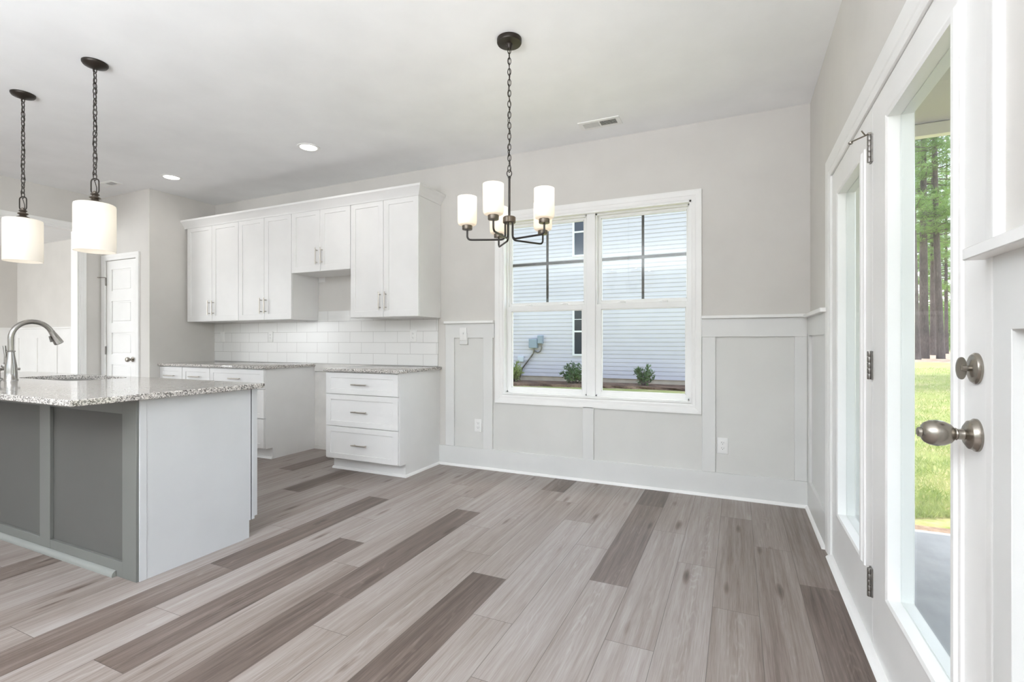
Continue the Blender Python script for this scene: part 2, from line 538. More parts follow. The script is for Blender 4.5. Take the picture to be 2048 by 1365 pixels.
        bm.free()
        me.materials.append(mat)
        o = bpy.data.objects.new(name, me)
        COL.objects.link(o)
        o['_o'] = tuple(o0)
        if parent is not None:
            o.parent = parent
        else:
            o.location = o0
        return o

def thing(name, loc, label, cat, group=None):
    o = bpy.data.objects.new(name, None)
    o.empty_display_size = 0.05
    o.location = loc
    o['_o'] = tuple(loc)
    o['label'] = label
    o['category'] = cat
    if group: o['group'] = group
    COL.objects.link(o)
    return o

def tag(o, label, cat, group=None, kind=None):
    o['label'] = label; o['category'] = cat
    if group: o['group'] = group
    if kind: o['kind'] = kind
    return o

def struct(o):
    o['kind'] = 'structure'
    return o

def copy_tree(o, shift, label=None):
    """copies a thing with its parts and sub-parts, moved by shift"""
    def rec(x, parent):
        c = x.copy()
        COL.objects.link(c)
        if parent is not None:
            c.parent = parent
        for ch in list(x.children):
            rec(ch, c)
        return c
    c = rec(o, None)
    c.location = Vector(o.location) + Vector(shift)
    c['_o'] = tuple(c.location)
    if label: c['label'] = label
    return c

def wallplate(u0, u1, v0, v1, holes, place, thick):
    """a wall slab with rectangular holes (grid cut)"""
    us = sorted({u0, u1, *[h[0] for h in holes], *[h[1] for h in holes]})
    vs = sorted({v0, v1, *[h[2] for h in holes], *[h[3] for h in holes]})
    mb = MB(); bm = mb.bm
    cache = {}
    def V(u, v, d):
        k = (u, v, d)
        if k not in cache: cache[k] = bm.verts.new(place(u, v, d))
        return cache[k]
    def solid(i, j):
        if i < 0 or j < 0 or i >= len(us) - 1 or j >= len(vs) - 1: return False
        uc, vc = (us[i] + us[i + 1]) / 2, (vs[j] + vs[j + 1]) / 2
        return not any(h[0] < uc < h[1] and h[2] < vc < h[3] for h in holes)
    for i in range(len(us) - 1):
        for j in range(len(vs) - 1):
            if not solid(i, j): continue
            a, b, c, d = us[i], us[i + 1], vs[j], vs[j + 1]
            for dd in (0, thick):
                bm.faces.new((V(a, c, dd), V(b, c, dd), V(b, d, dd), V(a, d, dd)))
            for (di, dj, p, q) in ((-1, 0, (a, c), (a, d)), (1, 0, (b, c), (b, d)), (0, -1, (a, c), (b, c)), (0, 1, (a, d), (b, d))):
                if not solid(i + di, j + dj):
                    bm.faces.new((V(*p, 0), V(*q, 0), V(*q, thick), V(*p, thick)))
    return mb

H = 2.74
XL = -6.09       # end wall of the kitchen run
XO = -6.97       # wall with the cased opening
YP = -0.72       # pantry door wall
YB = -9.0        # wall behind the camera
XD = -11.75      # far wall of the dining room
YD = 0.35        # its back wall

# ------------------------------------------------------------------ floor: planks
def build_floor():
    bm = bmesh.new()
    uvl = bm.loops.layers.uv.new('plank')
    cl = bm.loops.layers.float_color.new('tone')
    W, L = 0.18, 1.195
    joints = {8: -1.766, 7: -2.091, 6: -2.43, 9: -1.568, 5: -1.606, 4: -2.037, 3: -1.233, 2: -1.622, 1: -0.857, 0: -1.247,
              15: -2.235, 13: -1.711, 12: -1.958, 11: -2.208, 10: -2.426, 14: -2.602, 19: -1.18, 16: -1.733, 22: -0.756, 21: -1.5, 17: -0.95, 18: -2.1, 20: -0.62}
    dark = {(15, -2.235): (0.22, 0.56), (15, -3.43): (0.34, 0.36), (13, -2.906): (0.20, 0.58), (11, -2.208): (0.22, 0.40), (11, -3.403): (0.20, 0.56),
            (8, -2.961): (0.16, 0.56), (5, -1.606): (0.30, 0.40), (5, -0.411): (0.24, 0.5), (9, -0.373): (0.22, 0.5), (0, -2.442): (0.22, 0.44),
            (19, -1.18): (0.24, 0.5), (22, -0.756): (0.28, 0.5), (12, -0.763): (0.62, 0.5), (2, -1.622): (0.52, 0.5), (1, -2.052): (0.50, 0.5), (0, -1.247): (0.46, 0.5)}
    rnd = random.Random(11)
    for n in range(-1, 68):
        xr, xl = -0.007 - W * n, -0.007 - W * (n + 1)
        y = joints.get(n, -rnd.uniform(0, L) - 1)
        starts = []
        k0 = y
        while k0 > YB: k0 -= L
        while k0 < 0.6:
            starts.append(k0); k0 += L
        for s in starts:
            y0, y1 = max(s, YB - 0.1), min(s + L, 0.5)
            tone, side = rnd.uniform(0.58, 0.80), rnd.uniform(0.42, 0.58)
            if rnd.random() < 0.16 and (n, round(s, 3)) not in dark and (n > 16 or s < -3.2): tone = rnd.uniform(0.25, 0.42)
            for (kn, ks), tv in dark.items():
                if kn == n and abs(ks - s) < 0.05: tone, side = tv
            seed = rnd.random()
            vs = [bm.verts.new(p) for p in ((xl, y0, 0), (xr, y0, 0), (xr, y1, 0), (xl, y1, 0))]
            f = bm.faces.new(vs)
            for l, (uu, vv) in zip(f.loops, ((0, y0 - s), (W, y0 - s), (W, y1 - s), (0, y1 - s))):
                l[uvl].uv = (uu, vv)
                l[cl] = (tone, seed, side, 1)
    r = bmesh.ops.extrude_face_region(bm, geom=list(bm.faces))
    me = bpy.data.meshes.new('floor')
    # keep it a solid slab: lower copy
    vv = [g for g in r['geom'] if isinstance(g, bmesh.types.BMVert)]
    bmesh.ops.translate(bm, verts=vv, vec=(0, 0, 0.0))
    bmesh.ops.translate(bm, verts=[v for v in bm.verts if v not in set(vv)], vec=(0, 0, -0.02))
    bm.to_mesh(me); bm.free()
    me.materials.append(M['floor'])
    o = bpy.data.objects.new('floor', me)
    COL.objects.link(o)
    return struct(o)
build_floor()

# ------------------------------------------------------------------ shell
struct(MB().box(XD - 0.15, 0.15, YB - 0.15, YD + 0.15, H, H + 0.12).build('ceiling', M['ceiling']))
# back wall with the double window
WX0, WX1, WZ0, WZ1 = -2.305, -0.760, 0.668, 2.176
struct(wallplate(XL - 0.12, 0.15, -0.02, H, [(WX0, WX1, WZ0, WZ1)], lambda u, v, d: (u, d, v), 0.15).build('wall_back', M['wall'], smooth=False))
# right wall with the french door
DY0, DY1, DZ1 = -2.64, -0.845, 2.005
struct(wallplate(YB, 0.0, -0.02, H, [(DY0, DY1, -0.02, DZ1), (-7.6, -5.2, 0.65, 2.35)], lambda u, v, d: (d, u, v), 0.15).build('wall_right', M['wall'], smooth=False))  # second opening is unseen, added for the living-room fill light
# end wall of the kitchen and the pantry block beside it
struct(MB().box(XL - 0.12, XL, YP + 0.0005, 0.0, 0, H - 0.0005).build('wall_kitchen_end', M['wall'], smooth=False))
struct(wallplate(XO, XL - 0.0005, 0, H, [(-6.894, -6.32, -0.001, 2.026)], lambda u, v, d: (u, YP + d, v), 0.12).build('wall_pantry', M['wall'], smooth=False))
# wall with the cased opening to the dining room
struct(wallplate(YB, YP + 0.12, 0, H, [(-2.9, -0.935, -0.001, 2.345)], lambda u, v, d: (XO - d, u, v), 0.13).build('wall_left', M['wall'], smooth=False))
# wall behind the camera, with two windows
struct(wallplate(XO, 0.15, 0, H, [(-3.3, -0.7, 0.65, 2.35), (-6.2, -4.2, 0.65, 2.35)], lambda u, v, d: (u, YB - d, v), 0.15).build('wall_rear', M['wall'], smooth=False))
# dining room
struct(MB().box(XD, XO - 0.13, YD, YD + 0.15, 0, H).build('wall_dining_back', M['wall']))
struct(MB().box(XD - 0.15, XD, -6.0, YD, 0, H).build('wall_dining_side', M['wall']))
struct(MB().box(XO - 0.13, XO - 0.01, YP + 0.12, YD, 0, H).build('wall_dining_return', M['wall']))
struct(wallplate(XD - 0.15, XO - 0.13, 0, H, [(-11.2, -8.0, 0.6, 2.4)], lambda u, v, d: (u, -6.0 - d, v), 0.15).build('wall_dining_front', M['wall'], smooth=False))  # unseen opening, added to brighten the dining room

# ------------------------------------------------------------------ trim: wainscot, rails, baseboards
T = 0.018
def shoe(mb, x0, x1, y, ny):
    # quarter-round shoe along x at wall face y (ny: direction into the room)
    r = 0.016
    poly = [(y, 0.0), (y + ny * r, 0.0)] + [(y + ny * r * math.cos(a), r * math.sin(a) + 0.004) for a in (R(20), R(45), R(70))] + [(y, r + 0.004)]
    mb.prism(poly, 'x', x0, x1)

mb = MB()
mb.box(-2.95, -0.0, -T, 0.0, 0.0, 0.178, 0.0025)
struct(mb.build('baseboard_back', M['trim']))
mb = MB(); shoe(mb, -2.95, -0.02, -T, -1)
struct(mb.build('trim_18', M['white']))

mb = MB()
for a, b in ((-2.88, -2.789), (-2.492, -2.399), (-0.685, -0.593), (-0.095, -0.018)):
    mb.box(a, b, -T, 0, 0.178, 1.161, 0.0025)
mb.box(-1.587, -1.496, -T, 0, 0.178, 0.600, 0.0025)
mb.box(-2.88, -2.383, -T, 0, 1.158, 1.29, 0.001)
mb.box(-0.688, -0.018, -T, 0, 1.161, 1.293, 0.001)
struct(mb.build('trim_1', M['trim']))
mb = MB()      # painted panels between the boards
mb.box(-2.47, -0.61, -0.002, 0.0, 0.17, 0.61)
mb.box(-2.80, -2.48, -0.0021, 0.0, 0.17, 1.165); mb.box(-0.605, -0.08, -0.0021, 0.0, 0.17, 1.168)
struct(mb.build('trim_20', M['panel']))
mb = MB()
mb.box(-2.886, -2.383, -0.042, 0, 1.288, 1.31, 0.002)
mb.box(-0.688, -0.0, -0.045, 0, 1.293, 1.315, 0.002)
struct(mb.build('trim_2', M['white']))

# right wall: far piece between corner and door casing, near piece past the door
CO, CI = -0.755, -0.85          # far casing outer / inner
NI, NO = -2.625, -2.68          # near casing inner / outer
mb = MB()
mb.box(-T, 0, CO, -T, 0.0, 0.195, 0.0015)
mb.box(-T, 0, YB, NO, 0.0, 0.195, 0.0015)
struct(mb.build('baseboard_right', M['trim']))
mb = MB(); mb.prism([(-T - 0.016, 0.0), (-T, 0.0), (-T, 0.020), (-T - 0.006, 0.018), (-T - 0.013, 0.011)], 'y', CO + 0.005, -0.02)
struct(mb.build('trim_19', M['white']))
mb = MB()
mb.box(-T, 0, -0.095, -T, 0.195, 1.17, 0.001)
mb.box(-T, 0, CO, -T, 1.165, 1.29, 0.001)
mb.box(-T, 0, CO, CO + 0.05, 0.195, 1.17, 0.001)
mb.box(-0.002, 0, CO, -0.09, 0.19, 1.17)
mb.box(-T, 0, -5.1, NO, 1.150, 1.29, 0.001)
for y in (-2.749, -3.35, -3.95, -4.55, -5.1):
    mb.box(-T, 0, y, (NO if y > -3 else y + 0.09), 0.195, 1.152, 0.001)
mb.box(-0.002, 0, -5.1, NO, 0.19, 1.155)
struct(mb.build('trim_3', M['trim']))
mb = MB()
mb.box(-0.045, 0, CO - 0.02, -0.0, 1.287, 1.31, 0.002)
mb.box(-0.050, 0, -5.1, -2.64, 1.287, 1.310, 0.002)
struct(mb.build('trim_4', M['white']))

# casings (stepped profile), walked round three or four sides
def casing_ring(x0, x1, z0, z1, w, place, sides='LRTB', left=1.0):
    """inner opening x0..x1,z0..z1; w casing width"""
    prof = [(0.0, 0.0), (0.0, 0.009), (0.010, 0.012), (0.028, 0.012), (0.034, 0.015), (w - 0.012, 0.018), (w, 0.018), (w, 0.0)]
    mb = MB(); bm = mb.bm
    corners = [(x0, z0), (x0, z1), (x1, z1), (x1, z0)]
    sgn = [(-1, -1), (-1, 1), (1, 1), (1, -1)]
    if 'B' not in sides:
        sgn = [(-1, 0), (-1, 1), (1, 1), (1, 0)]
    rings = []
    for (cx_, cz_), (sx, sz) in zip(corners, sgn):
        rings.append([bm.verts.new(place(cx_ + sx * a * (left if sx < 0 else 1.0), cz_ + sz * a, h)) for a, h in prof])
    segs = [(0, 1), (1, 2), (2, 3)] + ([(3, 0)] if 'B' in sides else [])
    for a, b in segs:
        for k in range(len(prof) - 1):
            bm.faces.new((rings[a][k], rings[a][k + 1], rings[b][k + 1], rings[b][k]))
    if 'B' not in sides:
        bm.faces.new(rings[0]); bm.faces.new(rings[3])
    return mb
struct(casing_ring(WX0, WX1, WZ0 - 0.004, WZ1, 0.072, lambda u, v, h: (u, -h, v)).build('trim_5', M['white'], smooth=False))
struct(casing_ring(NI, CI, 0.0, 1.993, 0.095, lambda u, v, h: (-h, u, v), 'LRT', 0.055 / 0.095).build('trim_6', M['white'], smooth=False))
struct(casing_ring(-6.894, -6.32, 0.0, 2.026, 0.062, lambda u, v, h: (u, YP - h, v), 'LRT').build('trim_7', M['white'], smooth=False))
mb = casing_ring(-2.9, -0.935, 0.0, 2.345, 0.06, lambda u, v, h: (XO + h, u, v), 'LRT')
mb.box(XO - 0.13, XO, -0.935, -0.95, 0, 2.345); mb.box(XO - 0.13, XO, -2.9, -0.95, 2.33, 2.345)
struct(mb.build('trim_8', M['white'], smooth=False))
# dining-room wainscot
mb = MB()
mb.box(XD, XO - 0.13, YD - 0.02, YD, 0, 0.18); mb.box(XD, XO - 0.13, YD - 0.02, YD, 1.18, 1.33)
mb.box(XD, XO - 0.13, YD - 0.05, YD, 1.33, 1.355, 0.002)
x = XD
while x < XO - 0.2:
    mb.box(x, x + 0.09, YD - 0.02, YD, 0.18, 1.18); x += 0.62
mb.box(XD, XO - 0.13, YD - 0.004, YD, 0.1, 1.2)
mb.box(XD, XD + 0.02, -6, YD, 0, 0.18); mb.box(XD, XD + 0.02, -6, YD, 1.18, 1.33); mb.box(XD, XD + 0.05, -6, YD, 1.33, 1.355); mb.box(XD, XD + 0.004, -6, YD, 0.1, 1.2)
struct(mb.build('trim_9', M['white']))

# ------------------------------------------------------------------ window_1
def build_window():
    w = bpy.data.objects.new('window_1', None); COL.objects.link(w)
    w['_o'] = (-1.5325, 0.03, WZ0); w.location = w['_o']; w['kind'] = 'structure'
    c = -1.5325
    mb = MB()
    # jamb liner, stool and the unit frames
    mb.box(WX0, WX0 + 0.014, -0.004, 0.15, WZ0, WZ1); mb.box(WX1 - 0.014, WX1, -0.004, 0.15, WZ0, WZ1)
    mb.box(WX0, WX1, -0.004, 0.15, WZ1 - 0.014, WZ1); mb.box(WX0, WX1, -0.008, 0.15, WZ0, WZ0 + 0.016)
    mb.box(c - 0.036, c + 0.036, 0.035, 0.15, WZ0, WZ1, 0.002)
    mb.build('window_frame', M['vinyl'], w)
    for side, (gx0, gx1) in (('l', (-2.262, -1.604)), ('r', (-1.461, -0.797))):
        # outer unit frame stays with the sashes
        fx0 = WX0 + 0.014 if side == 'l' else c + 0.036
        fx1 = c - 0.036 if side == 'l' else WX1 - 0.014
        mb = MB()
        mb.box(fx0, fx0 + 0.012, 0.05, 0.12, WZ0 + 0.016, WZ1 - 0.014); mb.box(fx1 - 0.012, fx1, 0.05, 0.12, WZ0 + 0.016, WZ1 - 0.014)
        mb.box(fx0, fx1, 0.05, 0.12, WZ1 - 0.026, WZ1 - 0.014); mb.box(fx0, fx1, 0.05, 0.12, WZ0 + 0.016, WZ0 + 0.028)
        mb.build('unit_frame', M['vinyl'], w)
        # upper sash (further out)
        def sash(nm, x0, x1, z0, z1, g, y0, y1):
            gx0_, gx1_, gz0, gz1 = g
            m2 = MB()
            m2.box(x0, gx0_, y0, y1, z0, z1, 0.0015); m2.box(gx1_, x1, y0, y1, z0, z1, 0.0015)
            m2.box(gx0_ - 0.001, gx1_ + 0.001, y0, y1, z0, gz0, 0.0015); m2.box(gx0_ - 0.001, gx1_ + 0.001, y0, y1, gz1, z1, 0.0015)
            # glazing bead
            s = m2.build(nm, M['vinyl'], w)
            b2 = MB(); yb = y0 + 0.006
            for (a, b_, e, f) in ((gx0_, gx0_ + 0.006, gz0, gz1), (gx1_ - 0.006, gx1_, gz0, gz1), (gx0_, gx1_, gz0, gz0 + 0.006), (gx0_, gx1_, gz1 - 0.006, gz1)):
                b2.box(a, b_, yb, y1 - 0.004, e, f)
            b2.build('glazing_bead', M['vinyl'], s)
            MB().box(gx0_ + 0.002, gx1_ - 0.002, y1 - 0.012, y1 - 0.009, gz0 + 0.002, gz1 - 0.002).build('glass_pane', M['glass'], s, smooth=False)
            return s
        up = sash('upper_sash', fx0 + 0.010, fx1 - 0.010, 1.405, WZ1 - 0.024, (gx0, gx1, 1.456, 2.131), 0.085, 0.110)
        m3 = MB()
        mx = (gx0 + gx1) / 2
        m3.box(mx - 0.010, mx + 0.010, 0.103, 0.1085, 1.46, 2.128)
        m3.box(gx0 + 0.003, gx1 - 0.003, 0.1025, 0.109, 1.784, 1.808)
        m3.build('muntin_grid', M['muntin'], up)
        lx0, lx1 = (gx0 + 0.014, gx1 - 0.006) if side == 'l' else (gx0 + 0.010, gx1 - 0.006)
        lo = sash('lower_sash', fx0 + 0.008, fx1 - 0.008, WZ0 + 0.024, 1.43, (lx0, lx1, 0.724, 1.388), 0.052, 0.080)
        for k in (0.25, 0.75):
            xk = lx0 + (lx1 - lx0) * k
            m4 = MB(); m4.box(xk - 0.03, xk + 0.03, 0.054, 0.076, 1.43, 1.437, 0.002); m4.lathe([(0.013, 0), (0.013, 0.006), (0.008, 0.009)], (xk, 0.064, 1.437), 14)
            m4.box(xk - 0.005, xk + 0.032, 0.05, 0.06, 1.438, 1.445, 0.002)
            m4.build('sash_lock', M['vinyl'], lo)
    return w
build_window()

# ------------------------------------------------------------------ french doors
def build_doors():
    # jamb and sill
    mb = MB()
    mb.box(0.0, 0.15, CI - 0.001, DY1, 0.0, DZ1); mb.box(0.0, 0.15, DY0, NI + 0.001, 0.0, DZ1)
    mb.box(0.0, 0.15, DY0, DY1, 1.993, DZ1)
    struct(mb.build('trim_10', M['white']))
    mb = MB()
    mb.prism([(-0.03, 0.0), (-0.006, 0.0), (0.004, 0.0), (0.004, 0.016), (-0.012, 0.014), (-0.024, 0.008)], 'y', NO, CI)
    struct(mb.build('trim_11', M['white']))
    mb = MB(); mb.box(0.004, 0.15, DY0, DY1, -0.02, 0.006)
    struct(mb.build('trim_12', M['sillbrown']))
    HX = -1.693

    def leaf_door(name, y0, y1, z0, z1, gy0, gy1, gz0, gz1):
        """y0 near edge < y1 far edge; glass gy0..gy1"""
        d = bpy.data.objects.new(name, None); COL.objects.link(d)
        d['_o'] = (0.02, y1, z0); d.location = d['_o']; d['kind'] = 'structure'
        f = 0.036
        us = [y0, gy0 - 0.002, gy1 + 0.002, y1]; vs = [z0, gz0 - 0.002, gz1 + 0.002, z1]
        mb = wallplate(y0, y1, z0, z1, [(us[1], us[2], vs[1], vs[2])], lambda u, v, dd: (dd, u, v), 0.045)
        mb.build('door_leaf', M['white'], d, smooth=False)
        # lite frames, inside and outside: a moulded ring
        for nm, sx, x_face in (('lite_frame', -1, 0.0), ('outer_lite_frame', 1, 0.045)):
            prof = [(f, 0.0), (f - 0.002, 0.006), (f * 0.72, 0.008), (f * 0.55, 0.014), (0.010, 0.016), (0.0, 0.012), (0.0, -0.020), (0.004, -0.020)]
            m2 = MB(); bm = m2.bm
            rings = []
            for (cy_, cz_), (sy, sz) in zip(((gy0, gz0), (gy0, gz1), (gy1, gz1), (gy1, gz0)), ((-1, -1), (-1, 1), (1, 1), (1, -1))):
                rings.append([bm.verts.new((x_face + sx * h, cy_ + sy * a, cz_ + sz * a)) for a, h in prof])
            for q in range(4):
                for k in range(len(prof) - 1):
                    bm.faces.new((rings[q][k], rings[q][k + 1], rings[(q + 1) % 4][k + 1], rings[(q + 1) % 4][k]))
            m2.build(nm, M['white'], d, angle=25)
        MB().box(0.021, 0.025, gy0 + 0.001, gy1 - 0.001, gz0 + 0.001, gz1 - 0.001).build('glass_pane', M['glass'], d, smooth=False)
        return d
    fixed = leaf_door('door_1', HX + 0.002, CI - 0.003, 0.022, 1.990, -1.555, -1.085, 0.30, 1.835)
    act = leaf_door('door_2', NI + 0.003, HX - 0.002, 0.012, 1.990, -2.462, -1.945, 0.30, 1.850)
    # hinges at the meeting stile
    def hinge(z0, z1, stop):
        mb = MB(); n = 5; hh = (z1 - z0) / n
        for k in range(n):
            mb.lathe([(0.0072, 0.0005), (0.0078, 0.002), (0.0078, hh - 0.002), (0.0072, hh - 0.0005)], (-0.009, HX, z0 + k * hh), 14)
        mb.box(-0.006, 0.001, HX - 0.010, HX + 0.022, z0, z1, 0.0005)
        for k in (0.15, 0.5, 0.85):
            mb.lathe([(0.004, -0.0075), (0.004, -0.005)], (0, HX + 0.015, z0 + (z1 - z0) * k), 10, 'x')
        h = mb.build('hinge', M['hinge'], act)
        if stop:
            m2 = MB()
            zt = z1 + 0.004
            m2.box(-0.016, -0.004, HX - 0.008, HX + 0.008, z1, zt + 0.004, 0.001)
            m2.tube([(-0.012, HX, zt), (-0.055, HX + 0.045, zt - 0.004)], 0.003, 8)
            m2.lathe([(0.004, 0.0), (0.008, 0.003), (0.008, 0.008), (0.004, 0.011)], (-0.058, HX + 0.052, zt - 0.012), 12)
            m2.tube([(-0.020, HX + 0.01, zt), (-0.034, HX - 0.004, zt + 0.014)], 0.0025, 8)
            m2.build('hinge_door_stop', M['nickel'], h)
    hinge(1.785, 1.886, True); hinge(0.989, 1.093, False); hinge(0.193, 0.297, False)
    # knob and deadbolt
    ky, kz, dz = -2.560, 0.935, 1.073
    mb = MB()
    mb.lathe([(0.034, 0.0), (0.034, -0.004), (0.031, -0.007), (0.029, -0.014), (0.020, -0.020), (0.0125, -0.022)], (0, ky, kz), 36, 'x')
    ro = mb.build('door_knob_rosette', M['nickel'], act)
    mb = MB()
    mb.lathe([(0.0125, -0.020), (0.011, -0.026), (0.011, -0.032), (0.013, -0.034), (0.012, -0.036), (0.020, -0.043), (0.0255, -0.054), (0.0275, -0.066), (0.026, -0.078), (0.021, -0.087), (0.016, -0.091), (0.0105, -0.0925), (0.0100, -0.098), (0.006, -0.1), (0.0001, -0.1005)], (0, ky, kz), 36, 'x')
    mb.build('door_knob', M['nickel'], ro)
    mb = MB()
    mb.lathe([(0.0325, 0.0), (0.0325, -0.004), (0.030, -0.006), (0.029, -0.008), (0.020, -0.012), (0.0001, -0.013)], (0, ky, dz), 36, 'x')
    db = mb.build('deadbolt_rose', M['nickel'], act)
    mb = MB()
    mb.tube([(-0.010, ky, dz), (-0.024, ky, dz)], 0.006, 12)
    # oval thumb-turn blade, upright and square to the door
    bm = mb.bm
    ring = []
    for sy in (-0.0035, 0.0035):
        ring.append([bm.verts.new((-0.024 + 0.0090 * math.cos(2 * PI * k / 24), ky + 0.004 + sy * (0.6 + 0.4 * abs(math.sin(2 * PI * k / 24))), dz + 0.0235 * math.sin(2 * PI * k / 24))) for k in range(24)])
    for k in range(24):
        bm.faces.new((ring[0][k], ring[0][(k + 1) % 24], ring[1][(k + 1) % 24], ring[1][k]))
    bm.faces.new(ring[0]); bm.faces.new(ring[1][::-1])
    mb.build('thumb_turn', M['nickel'], db)
build_doors()

# ------------------------------------------------------------------ pantry door
def build_pantry():
    d = bpy.data.objects.new('door_3', None); COL.objects.link(d)
    d['_o'] = (-6.88, YP + 0.02, 0.01); d.location = d['_o']; d['kind'] = 'structure'
    x0, x1 = -6.890, -6.324
    us = [x0, -6.802, -6.434, x1]
    zs = [0.012]
    for k in range(5):
        b = 1.685 - 0.352 * (4 - k)
        zs += [b, b + 0.240]
    zs += [2.022]
    mb = MB()
    mb.relief(us, zs, lambda i, j: 0.012 if i == 1 and j % 2 == 1 else 0.0, lambda u, v, dd: (u, YP + 0.006 + dd, v), 0.035)
    for k in range(5):       # raised fields
        b = 1.685 - 0.352 * (4 - k)
        mb.box(-6.785, -6.451, YP + 0.0105, YP + 0.03, b + 0.018, b + 0.222, 0.004)
    mb.build('door_leaf', M['white'], d)
    MB().lathe([(0.027, 0), (0.027, -0.006), (0.012, -0.012), (0.012, -0.03), (0.024, -0.042), (0.027, -0.054), (0.022, -0.066), (0.0001, -0.07)], (-6.395, YP + 0.006, 0.93), 24, 'y').build('door_knob', M['nickel'], d)
    for z in (1.75, 0.98, 0.25):
        h = MB().lathe([(0.007, 0), (0.007, 0.09)], (-6.893, YP - 0.004, z), 12).build('hinge', M['hinge'], d)
        if z > 1.5:
            MB().tube([(-6.893, YP - 0.006, z + 0.092), (-6.93, YP - 0.05, z + 0.088)], 0.004, 8).lathe([(0.009, 0), (0.009, 0.01)], (-6.935, YP - 0.055, z + 0.082), 10).build('hinge_door_stop', M['nickel'], h)
build_pantry()

# ------------------------------------------------------------------ kitchen cabinets
def bar_handle(parent, p, axis, length=0.13, off=0.03):
    """bar pull in front of a door facing -Y"""
    x, y, z = p
    mb = MB()
    h = length / 2
    if axis == 'z':
        mb.tube([(x, y - off, z - h), (x, y - off, z + h)], 0.0052, 12)
        for s in (-0.72, 0.72): mb.tube([(x, y, z + s * h), (x, y - off, z + s * h)], 0.0042, 10)
    else:
        mb.tube([(x - h, y - off, z), (x + h, y - off, z)], 0.0052, 12)
        for s in (-0.72, 0.72): mb.tube([(x + s * h, y, z), (x + s * h, y - off, z)], 0.0042, 10)
    return mb.build('handle', M['handle'], parent)

def shaker(name, parent, x0, x1, z0, z1, yf, fr=0.057, rec=0.007, thick=0.019, mat='cabinet', frz=None):
    mb = MB()
    frz = frz or fr
    us = [x0, x0 + fr, x1 - fr, x1]; vs = [z0, z0 + frz, z1 - frz, z1]
    mb.relief(us, vs, lambda i, j: rec if (i == 1 and j == 1) else 0.0, lambda u, v, d: (u, yf + d, v), thick)
    bm = mb.bm
    bmesh.ops.remove_doubles(bm, verts=bm.verts, dist=1e-6)
    bmesh.ops.recalc_face_normals(bm, faces=bm.faces)
    es = [e for e in bm.edges if len(e.link_faces) == 2 and e.calc_face_angle(0) > 1.0 and all(v.co.y < yf + 1e-5 for v in e.verts)]
    bmesh.ops.bevel(bm, geom=es, offset=0.0016, segments=1, affect='EDGES')
    return mb.build(name, M[mat], parent, smooth=False)

def upper_cabinet(x0, x1, z0, z1, label, end=None):
    t = thing('upper_cabinet', ((x0 + x1) / 2, 0.0, z0), label, 'cabinet', 'white wall cabinets above the counter')
    mb = MB()
    yb = -0.33
    mb.box(x0, x1, yb, -0.001, z0, z1)
    mb.build('cabinet_body', M['cabinet'], t)
    xm = (x0 + x1) / 2
    g = 0.0018
    for a, b, s in ((x0, xm, 1), (xm, x1, -1)):
        d = shaker('door', t, a + g, b - g, z0 + 0.002, z1 - 0.002, -0.350)
        hx = (b - 0.032) if s == 1 else (a + 0.032)
        bar_handle(d, (hx, -0.350, z0 + 0.145), 'z', 0.16)
    return t
UZ0, UZ1 = 1.343, 2.398
upper_cabinet(-3.697, -2.942, UZ0, UZ1, 'tall white wall cabinet with two doors, its exposed side facing the window')
upper_cabinet(-4.447, -3.699, 1.795, UZ1, 'short white wall cabinet with two doors above the empty range gap')
upper_cabinet(-5.213, -4.449, UZ0, UZ1, 'tall white wall cabinet beside the short cabinet over the range gap')
upper_cabinet(-6.055, -5.215, UZ0, UZ1, 'wide white wall cabinet with two doors against the kitchen end wall')

# crown moulding along the top of the wall cabinets
def crown():
    prof = [(0.0, 2.383), (-0.006, 2.383), (-0.008, 2.395), (-0.016, 2.405), (-0.030, 2.425), (-0.046, 2.447), (-0.052, 2.452), (-0.054, 2.470), (0.0, 2.470)]
    mb = MB(); bm = mb.bm
    path = [(-6.089, None), (-2.942, -0.352), (-2.942, 0.0)]
    r0 = [bm.verts.new((-6.088, -0.352 + o, z)) for o, z in prof]
    r1 = [bm.verts.new((-2.942 - o, -0.352 + o, z)) for o, z in prof]
    r2 = [bm.verts.new((-2.942 - o, -0.001, z)) for o, z in prof]
    for a, b in ((r0, r1), (r1, r2)):
        for k in range(len(prof)):
            kk = (k + 1) % len(prof)
            bm.faces.new((a[k], a[kk], b[kk], b[k]))
    bm.faces.new(r0); bm.faces.new(r2)
    o = mb.build('crown_moulding', M['cabinet'], angle=30)
    tag(o, 'white crown moulding running along the top of the wall cabinets', 'moulding')
crown()

def toe_body(mb, x0, x1, zt=0.865, yf=-0.600, ytoe=-0.522, ztoe=0.107):
    mb.prism([(0.0 - 0.001, 0.0), (ytoe, 0.0), (ytoe, ztoe), (yf, ztoe), (yf, zt), (-0.001, zt)], 'x', x0, x1)

